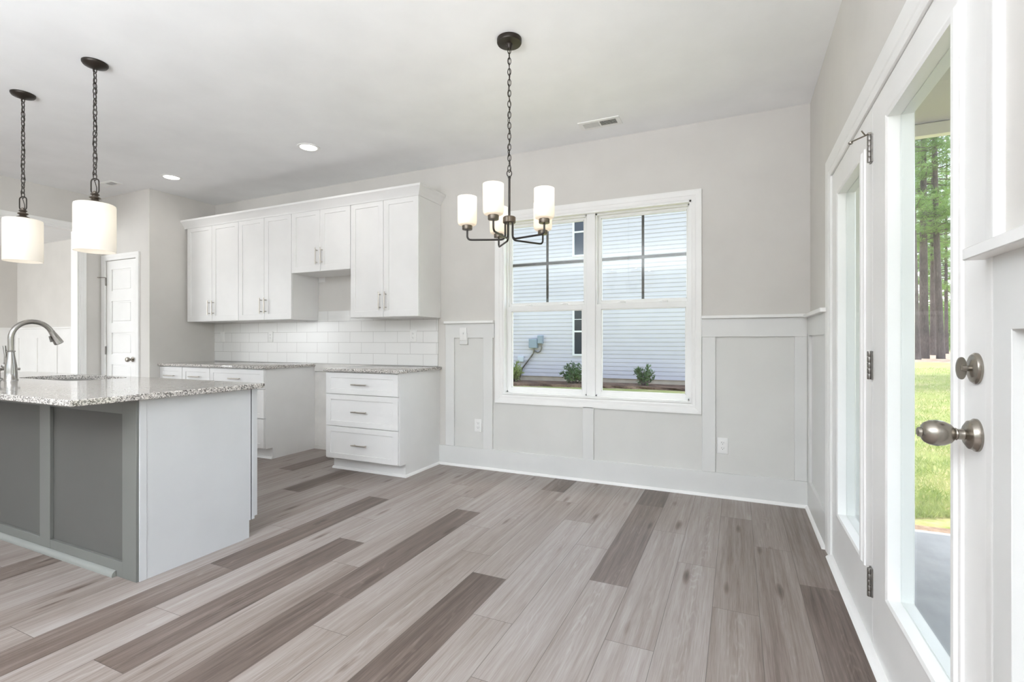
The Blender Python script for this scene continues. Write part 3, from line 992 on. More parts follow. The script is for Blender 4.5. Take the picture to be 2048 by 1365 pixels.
def build_base():
    t = thing('base_cabinet', (-3.34, -0.3, 0), 'white base cabinet with three wide drawers, nearest the dining window', 'cabinet', 'white base cabinets under the counter')
    mb = MB(); toe_body(mb, -3.728, -2.95); mb.build('cabinet_body', M['cabinet'], t)
    mb = MB(); shoe(mb, -3.735, -2.936, -0.522, -1); mb.prism([(-2.95, 0), (-2.934, 0), (-2.936, 0.012), (-2.944, 0.019), (-2.95, 0.02)], 'y', -0.537, -0.02)
    mb.build('shoe_moulding', M['white'], t)
    for z0, z1, hz in ((0.117, 0.392, 0.247), (0.397, 0.669, 0.528), (0.674, 0.858, 0.760)):
        d = shaker('drawer', t, -3.727, -2.955, z0, z1, -0.620, 0.052, frz=0.045)
        bar_handle(d, (-3.341, -0.62, hz), 'x', 0.16, 0.028)
    # left run of three units
    for (x0, x1, lab, kind) in ((-5.275, -4.50, 'white base cabinet with a drawer stack, its bare side facing the range gap', 3),
                                (-5.709, -5.277, 'narrow white base cabinet between the drawer stack and the corner cabinet', 1),
                                (-6.088, -5.711, 'narrow white base cabinet in the corner by the kitchen end wall', 1)):
        t = thing('base_cabinet', ((x0 + x1) / 2, -0.3, 0), lab, 'cabinet', 'white base cabinets under the counter')
        mb = MB(); toe_body(mb, x0, x1); mb.build('cabinet_body', M['cabinet'], t)
        mb = MB(); shoe(mb, x0, x1, -0.522, -1); mb.build('shoe_moulding', M['white'], t)
        rows = ((0.117, 0.392, 0.247), (0.397, 0.669, 0.528), (0.674, 0.858, 0.766)) if kind == 3 else ((0.674, 0.858, 0.766),)
        for z0, z1, hz in rows:
            d = shaker('drawer', t, x0 + 0.003, x1 - 0.003, z0, z1, -0.620, 0.052, frz=0.045)
            bar_handle(d, ((x0 + x1) / 2, -0.62, hz), 'x', 0.16, 0.028)
        if kind == 1:
            d = shaker('door', t, x0 + 0.003, x1 - 0.003, 0.117, 0.669, -0.620)
            bar_handle(d, (x1 - 0.035, -0.62, 0.56), 'z', 0.16, 0.028)
build_base()

def slab_top(mb, x0, x1, y0, y1, z0, z1):
    mb.box(x0, x1, y0, y1, z0, z1, 0.004, 2)
mb = MB(); slab_top(mb, -3.735, -2.930, -0.645, -0.001, 0.866, 0.893)
tag(mb.build('granite_countertop', M['granite'], origin=(-3.33, -0.32, 0.866)), 'speckled granite countertop on the three-drawer cabinet by the window', 'countertop')
mb = MB(); slab_top(mb, XL + 0.001, -4.475, -0.645, -0.001, 0.866, 0.893)
tag(mb.build('granite_countertop', M['granite'], origin=(-5.3, -0.32, 0.866)), 'long speckled granite countertop running into the kitchen end wall', 'countertop')

# tile backsplash (one field stepping up behind the range gap)
mb = MB()
bs = mb.bm
mb.box(XL + 0.001, -2.968, -0.009, -0.001, 0.894, 1.342); mb.box(-4.445, -3.70, -0.009, -0.001, 1.342, 1.438)
o = mb.build('tile_backsplash', M['tile'], origin=(-3.131, 0, 0.785 + 0.004))
tag(o, 'white subway tile backsplash between counters and wall cabinets', 'backsplash')
# bare drywall of the range gap: ledger strip and scars
mb = MB()
mb.box(-4.498, -3.73, -0.004, 0, 0.02, 0.40); mb.box(-4.498, -3.73, -0.004, 0, 0.404, 0.81)
mb.box(-4.49, -3.735, -0.019, 0, 0.812, 0.892, 0.002); mb.box(-4.498, -3.73, -0.012, 0, 0, 0.04)
struct(mb.build('trim_13', M['drywall']))

def outlet(name, label, cat, x, y, z, w=0.072, h=0.115, kind='duplex', group=None, facing='y'):
    t = thing(name, (x, y, z - h / 2), label, cat, group)
    mb = MB(); mb.box(x - w / 2, x + w / 2, y - 0.006, y, z - h / 2, z + h / 2, 0.002, 2)
    mb.build('cover_plate', M['plate'], t)
    if kind == 'duplex':
        for s in (0.0195, -0.0195):
            mb = MB(); mb.lathe([(0.0165, -0.0085), (0.0168, -0.005)], (x, y, z + s), 20, 'y')
            f = mb.build('receptacle', M['plate'], t)
            MB().box(x - 0.0075, x - 0.0055, y - 0.0092, y - 0.008, z + s, z + s + 0.009).build('slot', M['slot'], f)
            MB().box(x + 0.0055, x + 0.0075, y - 0.0092, y - 0.008, z + s, z + s + 0.007).build('slot', M['slot'], f)
            MB().lathe([(0.0025, -0.0092), (0.0025, -0.008)], (x, y, z + s - 0.006), 10, 'y').build('ground_hole', M['slot'], f)
    elif kind == 'decora':
        mb = MB(); mb.box(x - 0.0165, x + 0.0165, y - 0.0085, y - 0.004, z - 0.033, z + 0.033, 0.001)
        f = mb.build('receptacle', M['plate'], t)
        for s in (0.017, -0.017):
            for q in (-0.0065, 0.0065):
                MB().box(x + q - 0.001, x + q + 0.001, y - 0.0092, y - 0.008, z + s, z + s + 0.008).build('slot', M['slot'], f)
    elif kind == 'toggle':
        mb = MB(); mb.box(x - 0.005, x + 0.005, y - 0.016, y - 0.004, z - 0.002, z + 0.014, 0.001)
        mb.build('toggle', M['plate'], t)
        for s in (0.03, -0.03):
            MB().lathe([(0.003, -0.0075), (0.003, -0.005)], (x, y, z + s), 10, 'y').build('screw', M['plate'], t)
    return t
outlet('wall_outlet', 'white outlet on the tiles, closest to the kitchen end wall', 'outlet', -5.941, -0.008, 1.180, kind='plain')
outlet('wall_outlet', 'white outlet on the tiles below the cabinet next to the range gap', 'outlet', -5.146, -0.008, 1.177, kind='decora')
outlet('wall_outlet', 'white outlet on the tiles above the three-drawer cabinet', 'outlet', -3.241, -0.008, 1.180)
outlet('wall_outlet', 'white outlet low in the narrow wainscot panel beside the white drawers', 'outlet', -2.547, -0.002, 0.379)
outlet('wall_outlet', 'white outlet low in the wide wainscot panel by the room corner', 'outlet', -0.546, -0.002, 0.373)
t = outlet('light_switch', 'white light switch plate on the chair rail board, beside the window', 'light switch', -2.690, -T - 0.004, 1.192, kind='toggle')
MB().box(-2.728, -2.648, -T - 0.004, -0.002, 1.098, 1.20, 0.002).build('mounting_block', M['trim'], t)
t = outlet('junction_box_cover', 'small white cover plate on bare wall under the short cabinet', 'cover plate', -4.40, -0.0, 1.768, 0.09, 0.05, kind='plain')

# ------------------------------------------------------------------ island
def build_island():
    X0, X1, Y0, Y1, ZT = -5.60, -3.0, -2.50, -1.892, 0.857
    t = thing('kitchen_island', (-4.3, -2.2, 0), 'light grey kitchen island with a panelled back and overhanging granite', 'island')
    mb = MB()
    mb.prism([(Y0 + 0.012, 0.0), (-1.965, 0.0), (-1.965, 0.1), (Y1 - 0.02, 0.1), (Y1 - 0.02, ZT), (Y0 + 0.012, ZT)], 'x', X0, X1 - 0.012)
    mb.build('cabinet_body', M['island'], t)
    mb = MB()   # end panel with toe notch
    mb.prism([(Y0 + 0.001, 0.0), (-1.965, 0.0), (-1.965, 0.1), (-1.917, 0.1), (-1.917, ZT), (Y0 + 0.001, ZT)], 'x', X1 - 0.012, X1)
    mb.build('end_panel', M['island_end_lit'], t)
    mb = MB(); mb.box(X1 - 0.004, X1 + 0.003, Y0 - 0.001, Y0 + 0.030, 0, ZT, 0.001); mb.build('corner_trim', M['island_end_lit'], t)
    mb = MB(); mb.box(X1 - 0.02, X1 - 0.001, -1.911, -1.893, 0.1, ZT, 0.001); mb.box(X0, X1, -1.911, -1.893, 0.1, ZT); mb.build('face_frame', M['island_end_lit'], t)
    mb = MB(); mb.box(X0, X1 - 0.003, -1.963, -1.925, 0.0, 0.1); mb.build('toe_kick', M['island_end_lit'], t)
    # kitchen-side doors
    x = X1 - 0.002
    k = 0
    while x - 0.43 > X0:
        mb = MB(); us = [x - 0.428, x - 0.428 + 0.057, x - 0.059, x - 0.002]; vs = [0.115, 0.172, 0.795, 0.852]
        mb.relief(us, vs, lambda i, j: 0.007 if i == 1 and j == 1 else 0, lambda u, v, d: (u, -1.872 - d, v), 0.019)
        mb.build('door', M['island_end_lit'], t, smooth=False)
        x -= 0.43
    # panelled back: stiles and rails over a flat panel
    mb = MB()
    mb.box(X0, X1 - 0.003, Y0 + 0.004, Y0 + 0.012, 0, ZT)
    mb.build('back_panel', M['island_panel_shaded'], t)
    for a, b in ((-3.116, X1 - 0.004), (-3.878, -3.772), (-4.65, -4.545), (X0, -5.42)):
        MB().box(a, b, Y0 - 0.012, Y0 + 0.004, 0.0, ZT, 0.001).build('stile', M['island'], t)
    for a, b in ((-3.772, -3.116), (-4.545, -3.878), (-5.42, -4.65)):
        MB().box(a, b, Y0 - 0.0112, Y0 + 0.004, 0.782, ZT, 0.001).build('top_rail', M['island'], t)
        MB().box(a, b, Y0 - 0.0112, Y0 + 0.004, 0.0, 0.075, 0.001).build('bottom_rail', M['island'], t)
    mb = MB()
    r = 0.019; y = Y0 - 0.012
    mb.prism([(y, 0.0), (y - r, 0.0), (y - r, 0.008), (y - r * 0.85, 0.017), (y - r * 0.45, 0.025), (y, 0.028)], 'x', X0, -3.165)
    mb.build('shoe_moulding', M['island_shoe_lit'], t)
build_island()

# island granite with the sink cut-out
SX0, SX1, SY0, SY1 = -4.86, -4.13, -2.255, -1.925
def rrect(x0, x1, y0, y1, r, n=6):
    pts = []
    for cx_, cy_, a0 in ((x1 - r, y1 - r, 0), (x0 + r, y1 - r, 90), (x0 + r, y0 + r, 180), (x1 - r, y0 + r, 270)):
        for k in range(n + 1):
            a = R(a0 + 90 * k / n)
            pts.append((cx_ + r * math.cos(a), cy_ + r * math.sin(a)))
    return pts
def island_top():
    mb = MB(); bm = mb.bm
    ox0, ox1, oy0, oy1 = -5.66, -2.955, -2.785, -1.862
    inner = rrect(SX0, SX1, SY0, SY1, 0.09)
    n = len(inner)
    # outer loop points matched by angle from the sink centre
    cx_, cy_ = (SX0 + SX1) / 2, (SY0 + SY1) / 2
    def hit(p):
        dx, dy = p[0] - cx_, p[1] - cy_
        ts = []
        if dx > 1e-9: ts.append((ox1 - cx_) / dx)
        if dx < -1e-9: ts.append((ox0 - cx_) / dx)
        if dy > 1e-9: ts.append((oy1 - cy_) / dy)
        if dy < -1e-9: ts.append((oy0 - cy_) / dy)
        t_ = min(ts)
        return (cx_ + dx * t_, cy_ + dy * t_)
    z0, z1, b = 0.857, 0.885, 0.003
    outer = [hit(p) for p in inner]
    # force the four corners in: insert the nearest vertices
    for c in ((ox0, oy0), (ox1, oy0), (ox0, oy1), (ox1, oy1)):
        k = min(range(n), key=lambda i: (outer[i][0] - c[0]) ** 2 + (outer[i][1] - c[1]) ** 2)
        outer[k] = c
    def shrink(p):
        return (min(max(p[0], ox0 + b), ox1 - b), min(max(p[1], oy0 + b), oy1 - b))
    loops = [[bm.verts.new((*p, z0)) for p in inner], [bm.verts.new((*p, z1)) for p in inner],
             [bm.verts.new((*shrink(p), z1)) for p in outer], [bm.verts.new((*p, z1 - b)) for p in outer],
             [bm.verts.new((*p, z0 + b)) for p in outer], [bm.verts.new((*shrink(p), z0)) for p in outer]]
    for a, c in zip(loops, loops[1:] + loops[:1]):
        for k in range(n):
            bm.faces.new((a[k], a[(k + 1) % n], c[(k + 1) % n], c[k]))
    o = mb.build('granite_countertop', M['granite'], origin=(-4.3, -2.3, z0), angle=30)
    tag(o, 'glossy speckled granite island top with a sink cut-out', 'countertop')
island_top()

def sink():
    t = thing('kitchen_sink', ((SX0 + SX1) / 2, (SY0 + SY1) / 2, 0.65), 'undermount steel sink set into the island granite', 'sink')
    mb = MB(); bm = mb.bm
    lv = [(0.012, 0.856), (-0.004, 0.856), (-0.006, 0.80), (-0.010, 0.70), (-0.03, 0.665)]
    loops = []
    for gx, z in lv:
        loops.append([bm.verts.new((*p, z)) for p in rrect(SX0 - gx, SX1 + gx, SY0 - gx, SY1 + gx, 0.09 + gx)])
    n = len(loops[0])
    for a, b in zip(loops, loops[1:]):
        for k in range(n): bm.faces.new((a[k], a[(k + 1) % n], b[(k + 1) % n], b[k]))
    bm.faces.new(loops[-1])
    mb.build('basin', M['steel'], t)
    MB().lathe([(0.04, 0.666), (0.036, 0.668), (0.02, 0.667), (0.0001, 0.666)], (-4.5, -2.09, 0), 24).build('drain', M['nickel'], t)
sink()

def faucet():
    bx, by, bz = -4.572, -2.373, 0.885
    t = thing('kitchen_faucet', (bx, by, bz), 'brushed steel gooseneck faucet on the island counter', 'faucet')
    mb = MB()
    mb.lathe([(0.034, 0.0), (0.034, 0.006), (0.031, 0.010), (0.0305, 0.05), (0.029, 0.085), (0.0235, 0.125), (0.0185, 0.155), (0.0165, 0.178)], (bx, by, bz), 32)
    body = mb.build('faucet_body', M['steel'], t)
    MB().lathe([(0.016, 0.0), (0.0215, 0.002), (0.022, 0.006), (0.018, 0.010)], (bx, by, bz + 0.176), 28).build('collar', M['steel'], body)
    # gooseneck, reaching over the sink (+Y)
    pts = [(bx, by, bz + 0.178), (bx, by, bz + 0.25)]
    rad = 0.105
    for k in range(0, 15):
        a = R(180 - k * 11)
        pts.append((bx, by + rad + rad * math.cos(a), bz + 0.262 + rad * math.sin(a) * 1.02))
    mb = MB(); mb.tube(pts, 0.0150, 20); sp = mb.build('spout', M['steel'], t)
    e = Vector(pts[-1]); d = (e - Vector(pts[-2])).normalized()
    d = (d + Vector((0, 0.0, -0.12))).normalized()
    prof = [(0.0155, 0.0), (0.0165, 0.004), (0.0165, 0.016), (0.0185, 0.022), (0.0255, 0.075), (0.0265, 0.088), (0.023, 0.092)]
    mb = MB(); mb.tube([e + d * h for r, h in prof], [r for r, h in prof], 22)
    sh = mb.build('spray_head', M['steel'], sp)
    side = Vector((0, -d.z, d.y)) * -1
    side = Vector((0, -abs(d.z), -abs(d.y) * 0.5)).normalized()
    p0 = e + d * 0.030 + side * 0.024; p1 = e + d * 0.07 + side * 0.033
    MB().tube([p0, p1], [0.005, 0.006], 10).build('spray_button', M['hinge'], sh)
    # side lever
    mb = MB()
    hx = -0.92; hy = -0.39
    q = Vector((hx, hy, 0))
    mb.tube([Vector((bx, by, bz + 0.075)) + q * 0.015, Vector((bx, by, bz + 0.095)) + q * 0.045], [0.016, 0.017], 18)
    mb.tube([Vector((bx, by, bz + 0.098)) + q * 0.040, Vector((bx, by, bz + 0.115)) + q * 0.036, Vector((bx, by, bz + 0.16)) + q * 0.034, Vector((bx, by, bz + 0.215)) + q * 0.042], [0.007, 0.007, 0.0075, 0.009], 12)
    mb.build('lever_handle', M['steel'], t)
faucet()
def soap():
    bx, by, bz = -4.735, -2.375, 0.885
    t = thing('soap_dispenser', (bx, by, bz), 'steel soap dispenser spout at the picture edge, next to the faucet', 'soap dispenser')
    MB().lathe([(0.024, 0), (0.024, 0.006), (0.014, 0.012), (0.012, 0.05), (0.016, 0.054), (0.016, 0.07), (0.008, 0.074)], (bx, by, bz), 24).build('pump', M['steel'], t)
    MB().tube([(bx, by, bz + 0.064), (bx + 0.01, by + 0.05, bz + 0.066), (bx + 0.02, by + 0.10, bz + 0.062)], [0.009, 0.008, 0.0075], 12).build('nozzle', M['steel'], t)
soap()

# ------------------------------------------------------------------ lamps
def chain(mb, x, y, z0, z1, pitch=0.029, lw=0.0085, ll=0.019, r=0.0021, rot=0.4):
    n = max(1, int(round((z1 - z0) / pitch)))
    p = (z1 - z0) / n
    for k in range(n):
        c = z0 + (k + 0.5) * p
        a = rot + (PI / 2 if k % 2 else 0) + 0.15 * math.sin(k * 1.7)
        pts = []
        for j in range(16):
            b = 2 * PI * j / 16
            lx = lw * math.cos(b); lz = (ll if True else 0) * math.sin(b)
            pts.append((x + lx * math.cos(a), y + lx * math.sin(a), c + lz))
        mb.tube(pts, r, 7, closed=True)

def chandelier():
    cx_, cy_ = -1.557, -1.492
    t = thing('chandelier', (cx_, cy_, 1.66), 'dark bronze chandelier with five frosted glass shades on a long chain', 'chandelier')
    MB().lathe([(0.066, 2.739), (0.066, 2.722), (0.063, 2.716), (0.020, 2.712), (0.014, 2.706), (0.010, 2.690), (0.0001, 2.688)], (cx_, cy_, 0), 40).build('canopy', M['bronze'], t)
    mb = MB(); chain(mb, cx_, cy_, 2.035, 2.695); mb.build('chain', M['bronze'], t)
    mb = MB()
    mb.tube([(cx_ + 0.006 * math.sin(k * 1.1), cy_ + 0.006 * math.cos(k * 0.9), 2.03 + (2.69 - 2.03) * k / 24) for k in range(25)], 0.0018, 6)
    mb.build('cord', M['bronze'], t)
    mb = MB()
    mb.tube([(cx_ + 0.013 * math.cos(b) * 0.9, cy_ + 0.013 * math.cos(b) * 0.4, 2.024 + 0.018 * math.sin(b)) for b in [2 * PI * k / 20 for k in range(20)]], 0.0026, 8, closed=True)
    mb.lathe([(0.009, 2.000), (0.008, 2.006), (0.004, 2.010)], (cx_, cy_, 0), 16)
    mb.tube([(cx_, cy_, 1.775), (cx_, cy_, 2.002)], 0.0062, 14)
    mb.build('stem', M['gunmetal'], t)
    MB().lathe([(0.008, 1.796), (0.030, 1.793), (0.0345, 1.788), (0.0345, 1.762), (0.030, 1.757), (0.012, 1.755)], (cx_, cy_, 0), 36).build('hub', M['bronzecap'], t)
    yaw = R(24.45)
    rt = Vector((math.cos(yaw), math.sin(yaw), 0)); fw = Vector((-math.sin(yaw), math.cos(yaw), 0))
    for adeg in (-110, -38, 34, 106, 178):
        a = R(adeg)
        d = rt * math.cos(a) + fw * math.sin(a)
        C = Vector((cx_, cy_, 0))
        pts = [C + d * 0.022 + Vector((0, 0, 1.758)), C + d * 0.022 + Vector((0, 0, 1.695))]
        for k in range(1, 6):
            b = R(90 * k / 5)
            pts.append(C + d * (0.022 + 0.022 * (1 - math.cos(b))) + Vector((0, 0, 1.693 - 0.022 * math.sin(b))))
        pts.append(C + d * 0.200 + Vector((0, 0, 1.671)))
        for k in range(1, 6):
            b = R(90 * k / 5)
            pts.append(C + d * (0.205 + 0.020 * math.sin(b)) + Vector((0, 0, 1.691 - 0.020 * math.cos(b))))
        pts.append(C + d * 0.225 + Vector((0, 0, 1.727)))
        arm = MB().tube(pts, 0.0052, 12).build('arm', M['gunmetal'], t)
        p = C + d * 0.225
        MB().lathe([(0.006, 1.722), (0.026, 1.725), (0.0275, 1.728), (0.0275, 1.746), (0.025, 1.748)], tuple(p), 28).build('shade_holder', M['bronzecap'], arm)
        # open-topped glass cylinder with rounded bottom
        MB().lathe([(0.016, 1.748), (0.038, 1.748), (0.046, 1.752), (0.0505, 1.762), (0.0515, 1.775), (0.0515, 1.900), (0.0490, 1.900), (0.0490, 1.775), (0.047, 1.763), (0.040, 1.752), (0.016, 1.7515)], tuple(p), 40, cap=False).build('glass_shade', M['shade'], arm)
        MB().lathe([(0.010, 1.750), (0.0115, 1.77), (0.015, 1.785), (0.022, 1.803), (0.023, 1.815), (0.016, 1.832), (0.0001, 1.838)], tuple(p), 20).build('bulb', M['bulb'], arm)
        lamp('bulb_light', 'POINT', tuple(p + Vector((0, 0, 1.893))), 0.36, (1, 0.965, 0.92), radius=0.02, parent=arm)
chandelier()

def pendant(x, y, label):
    t = thing('pendant_light', (x, y, 1.64), label, 'pendant light', 'pendants over the island')
    MB().lathe([(0.0625, 2.739), (0.0625, 2.732), (0.056, 2.722), (0.030, 2.712), (0.012, 2.706), (0.0001, 2.705)], (x, y, 0), 36).build('canopy', M['bronze'], t)
    mb = MB(); chain(mb, x, y, 2.065, 2.715, pitch=0.031, r=0.0024, lw=0.010, ll=0.021); mb.build('chain', M['bronze'], t)
    mb = MB(); mb.tube([(x + 0.008 * math.sin(k * 1.1), y + 0.008 * math.cos(k * 0.9), 1.99 + (2.71 - 1.99) * k / 26) for k in range(27)], 0.0022, 6); mb.build('cord', M['bronze'], t)
    yaw = R(24.45); cdx, cdy = math.cos(yaw), math.sin(yaw)
    mb = MB()
    pts = []
    for (u, v) in rrect(-0.023, 0.023, 1.982, 2.07, 0.020, 5):
        pts.append((x + u * cdx, y + u * cdy, v))
    mb.tube(pts, 0.0034, 8, closed=True)
    mb.build('loop', M['bronze'], t)
    MB().lathe([(0.007, 1.996), (0.013, 1.990), (0.013, 1.985), (0.018, 1.982), (0.022, 1.976), (0.014, 1.970), (0.015, 1.966), (0.025, 1.962), (0.028, 1.957), (0.016, 1.949), (0.018, 1.945), (0.033, 1.937), (0.038, 1.930), (0.036, 1.923), (0.0001, 1.921)], (x, y, 0), 30).build('cap', M['bronzecap'], t)
    MB().lathe([(0.020, 1.921), (0.090, 1.921), (0.0965, 1.917), (0.0985, 1.908), (0.0985, 1.648), (0.0955, 1.648), (0.0955, 1.906), (0.090, 1.914), (0.020, 1.914)], (x, y, 0), 48, cap=False).build('shade', M['pshade'], t)
    MB().lathe([(0.013, 1.915), (0.014, 1.87), (0.022, 1.845), (0.030, 1.81), (0.028, 1.79), (0.015, 1.77), (0.0001, 1.765)], (x, y, 0), 20).build('bulb', M['bulb'], t)
    lamp('bulb_light', 'POINT', (x, y, 1.745), 0.05, (1, 0.93, 0.82), radius=0.03, parent=t)
pendant(-3.832, -2.281, 'dark bronze pendant with a white drum shade, the fully visible one over the island')
pendant(-4.683, -2.273, 'dark bronze pendant with a white drum shade, cut by the picture edge above the faucet')

def downlight(x, y, label, e=0.8, seen=True):
    t = thing('recessed_light', (x, y, 2.72), label, 'ceiling light', 'recessed ceiling lights')
    MB().lathe([(0.066, 2.7375), (0.070, 2.734), (0.088, 2.736), (0.090, 2.740), (0.066, 2.740)], (x, y, 0), 40, cap=False).build('trim_ring', M['white'], t)
    MB().lathe([(0.0001, 2.7355), (0.066, 2.7365), (0.067, 2.7395)], (x, y, 0), 40, cap=False).build('lens', M['lens'], t)
    l = lamp('downlight_beam', 'AREA', (x, y, 2.728), e, (1, 0.96, 0.90), size=0.13, parent=t)
    l.data.shape = 'DISK'
downlight(-5.506, -0.849, 'round recessed light in the ceiling, nearer the kitchen end wall')
downlight(-3.689, -0.848, 'round recessed light in the ceiling, in front of the range gap')

def vent(name, x0, x1, y0, y1, label, half):
    t = thing('ceiling_vent', ((x0 + x1) / 2, (y0 + y1) / 2, 2.73), label, 'vent')
    z0 = 2.734
    mb = wallplate(x0, x1, y0, y1, [(x0 + 0.028, x1 - 0.028, y0 + 0.028, y1 - 0.028)], lambda u, v, d: (u, v, z0 + d), 0.006)
    mb.build('vent_frame', M['white'], t, smooth=False)
    MB().box(x0 + 0.02, x1 - 0.02, y0 + 0.02, y1 - 0.02, 2.7385, 2.7398).build('duct_opening', M['dark'], t)
    n = 26
    for k in range(n):
        xa = x0 + 0.032 + (x1 - x0 - 0.064) * k / (n - 1)
        tilt = 0.0028 if k < n / 2 else -0.0028
        mb = MB(); mb.prism([(xa - 0.0008 - tilt, 2.7325), (xa + 0.0008 - tilt, 2.7325), (xa + 0.0008 + tilt, 2.7385), (xa - 0.0008 + tilt, 2.7385)], 'y', y0 + 0.028, y1 - 0.028)
        mb.build('louver', M['white'], t)
    MB().box((x0 + x1) / 2 - 0.004, (x0 + x1) / 2 + 0.004, y0 + 0.028, y1 - 0.028, 2.732, 2.7385).build('divider', M['white'], t)
vent('v', -1.525, -1.220, -0.361, -0.225, 'white ceiling vent with louvers above the dining window', 1)
vent('v', -6.45, -6.17, -1.045, -0.93, 'small white ceiling vent near the pantry wall, behind the pendant', 1)

# ------------------------------------------------------------------ exterior
def gz(x, y):
    s = min(max((y - 0.3) / 7.0, 0), 1); s = s * s * (3 - 2 * s)
    z = -0.24 + 0.26 * s
    return z + 0.03 * math.sin(x * 0.7) * math.cos(y * 0.5) * s
def terrain(name, x0, x1, y0, y1, step, mat, lift=0.0, mask=None):
    bm = bmesh.new(); vv = {}
    nx, ny = int((x1 - x0) / step), int((y1 - y0) / step)
    for i in range(nx + 1):
        for j in range(ny + 1):
            x, y = x0 + i * step, y0 + j * step
            vv[i, j] = bm.verts.new((x, y, gz(x, y) + lift))
    for i in range(nx):
        for j in range(ny):
            bm.faces.new((vv[i, j], vv[i + 1, j], vv[i + 1, j + 1], vv[i, j + 1]))
    for f in bm.faces: f.smooth = True
    me = bpy.data.meshes.new(name); bm.to_mesh(me); bm.free(); me.materials.append(mat)
    o = bpy.data.objects.new(name, me); COL.objects.link(o)
    return struct(o)
terrain('ground_lawn', -22, 46, -14, 90, 1.0, M['lawn'])
def patch(name, outline, mat, lift, kind='structure'):
    bm = bmesh.new()
    n = len(outline)
    c = (sum(p[0] for p in outline) / n, sum(p[1] for p in outline) / n)
    rings = []
    for s, h in ((1.0, -0.03), (0.93, lift), (0.6, lift * 1.2), (0.25, lift * 1.25)):
        rings.append([bm.verts.new((c[0] + (p[0] - c[0]) * s, c[1] + (p[1] - c[1]) * s, gz(c[0] + (p[0] - c[0]) * s, c[1] + (p[1] - c[1]) * s) + h)) for p in outline])
    for a, b in zip(rings, rings[1:]):
        for k in range(n): bm.faces.new((a[k], a[(k + 1) % n], b[(k + 1) % n], b[k]))
    bm.faces.new(rings[-1])
    me = bpy.data.meshes.new(name); bm.to_mesh(me); bm.free(); me.materials.append(mat)
    o = bpy.data.objects.new(name, me); COL.objects.link(o)
    o['kind'] = kind
    return o
rnd = random.Random(5)
def wavy(x0, x1, y0, y1, amp, n=40):
    p = []
    for k in range(n): p.append((x0 + (x1 - x0) * k / n, y0 + rnd.uniform(-amp, amp)))
    for k in range(8): p.append((x1 + rnd.uniform(-amp, amp), y0 + (y1 - y0) * k / 8))
    for k in range(n): p.append((x1 + (x0 - x1) * k / n, y1 + rnd.uniform(-amp, amp)))
    for k in range(8): p.append((x0 + rnd.uniform(-amp, amp), y1 + (y0 - y1) * k / 8))
    return p

# neighbour's house
def neighbour():
    Y = 8.5
    X0, X1, Z0, Z1 = -13.0, -0.6, 0.19, 6.4
    t = thing('neighbour_house', (-6.8, Y, 0), 'neighbouring house with pale grey lap siding, seen through the dining window', 'house')
    mb = MB(); bm = mb.bm
    c = 0.102
    prof = []
    z = Z0
    while z < Z1:
        prof += [(Y - 0.020, z), (Y - 0.018, z + c * 0.76), (Y - 0.006, z + c * 0.82), (Y - 0.001, z + c)]
        z += c
    prof += [(Y + 0.2, z), (Y + 0.2, Z0)]
    mb.prism(prof, 'x', X0, X1)
    mb.build('siding', M['siding'], t, smooth=False)
    MB().box(X0 + 0.02, X1 - 0.02, Y + 0.01, Y + 0.25, -0.3, Z0 + 0.004).build('foundation', M['found'], t)
    MB().box(X0, X1, Y + 0.2, Y + 7.5, -0.3, Z1).build('house_core', M['siding'], t)
    MB().prism([(Y - 0.45, Z1), (Y + 8.0, Z1), (Y + 8.0, Z1 + 0.15), (Y + 3.9, Z1 + 2.4), (Y - 0.45, Z1 + 0.15)], 'x', X0 - 0.3, X1 + 0.3).build('roof', M['roof'], t)
    for (z0, z1, mid, m2) in ((3.31, 4.75, 3.95, None), (0.745, 2.15, 1.377, 1.689)):
        x0, x1 = -4.345, -3.68
        mb = wallplate(x0, x1, z0, z1, [(x0 + 0.055, x1 - 0.055, z0 + 0.05, z1 - 0.05)], lambda u, v, d: (u, Y - 0.045 + d, v), 0.05)
        w = mb.build('window', M['vinyl'], t, smooth=False)
        MB().box(x0 + 0.05, x1 - 0.05, Y - 0.028, Y - 0.024, z0 + 0.04, z1 - 0.04).build('window_pane', M['extglass'], w)
        mb = MB(); mb.box(x0 + 0.05, x1 - 0.05, Y - 0.042, Y - 0.022, mid - 0.022, mid + 0.022)
        if m2: mb.box(x0 + 0.05, x1 - 0.05, Y - 0.038, Y - 0.022, m2 - 0.008, m2 + 0.008)
        mb.build('sash_rail', M['vinyl'], w)
neighbour()
YN = 8.484
def wallbox(name, label, cat, x0, x1, z0, z1, d, mat):
    t = thing(name, ((x0 + x1) / 2, YN, z0), label, cat)
    MB().box(x0, x1, YN - d, YN + 0.002, z0, z1, 0.008, 2).build('enclosure', M[mat], t)
    MB().box(x0 + 0.012, x1 - 0.012, YN - d - 0.006, YN - d, z0 + 0.012, z1 - 0.02, 0.003).build('lid', M[mat], t)
    return t
t = wallbox('electric_meter_box', 'larger blue-grey electric box on the neighbouring house siding', 'electric box', -5.535, -5.30, 0.94, 1.19, 0.12, 'boxgrey')
MB().tube([(-5.42, YN - 0.05, 0.95), (-5.42, YN - 0.05, 0.82), (-5.46, YN - 0.05, 0.76), (-5.75, YN - 0.04, 0.40), (-5.84, YN - 0.04, 0.10)], 0.022, 10).build('conduit', M['hinge'], t)
t = wallbox('disconnect_box', 'smaller blue-grey box above and beside the electric box outside', 'electric box', -5.295, -5.150, 1.06, 1.28, 0.10, 'boxgrey')
MB().tube([(-5.20, YN - 0.05, 1.07), (-5.19, YN - 0.05, 0.95), (-5.22, YN - 0.05, 0.86), (-5.30, YN - 0.05, 0.82), (-5.40, YN - 0.05, 0.87)], 0.018, 10).build('conduit', M['hinge'], t)
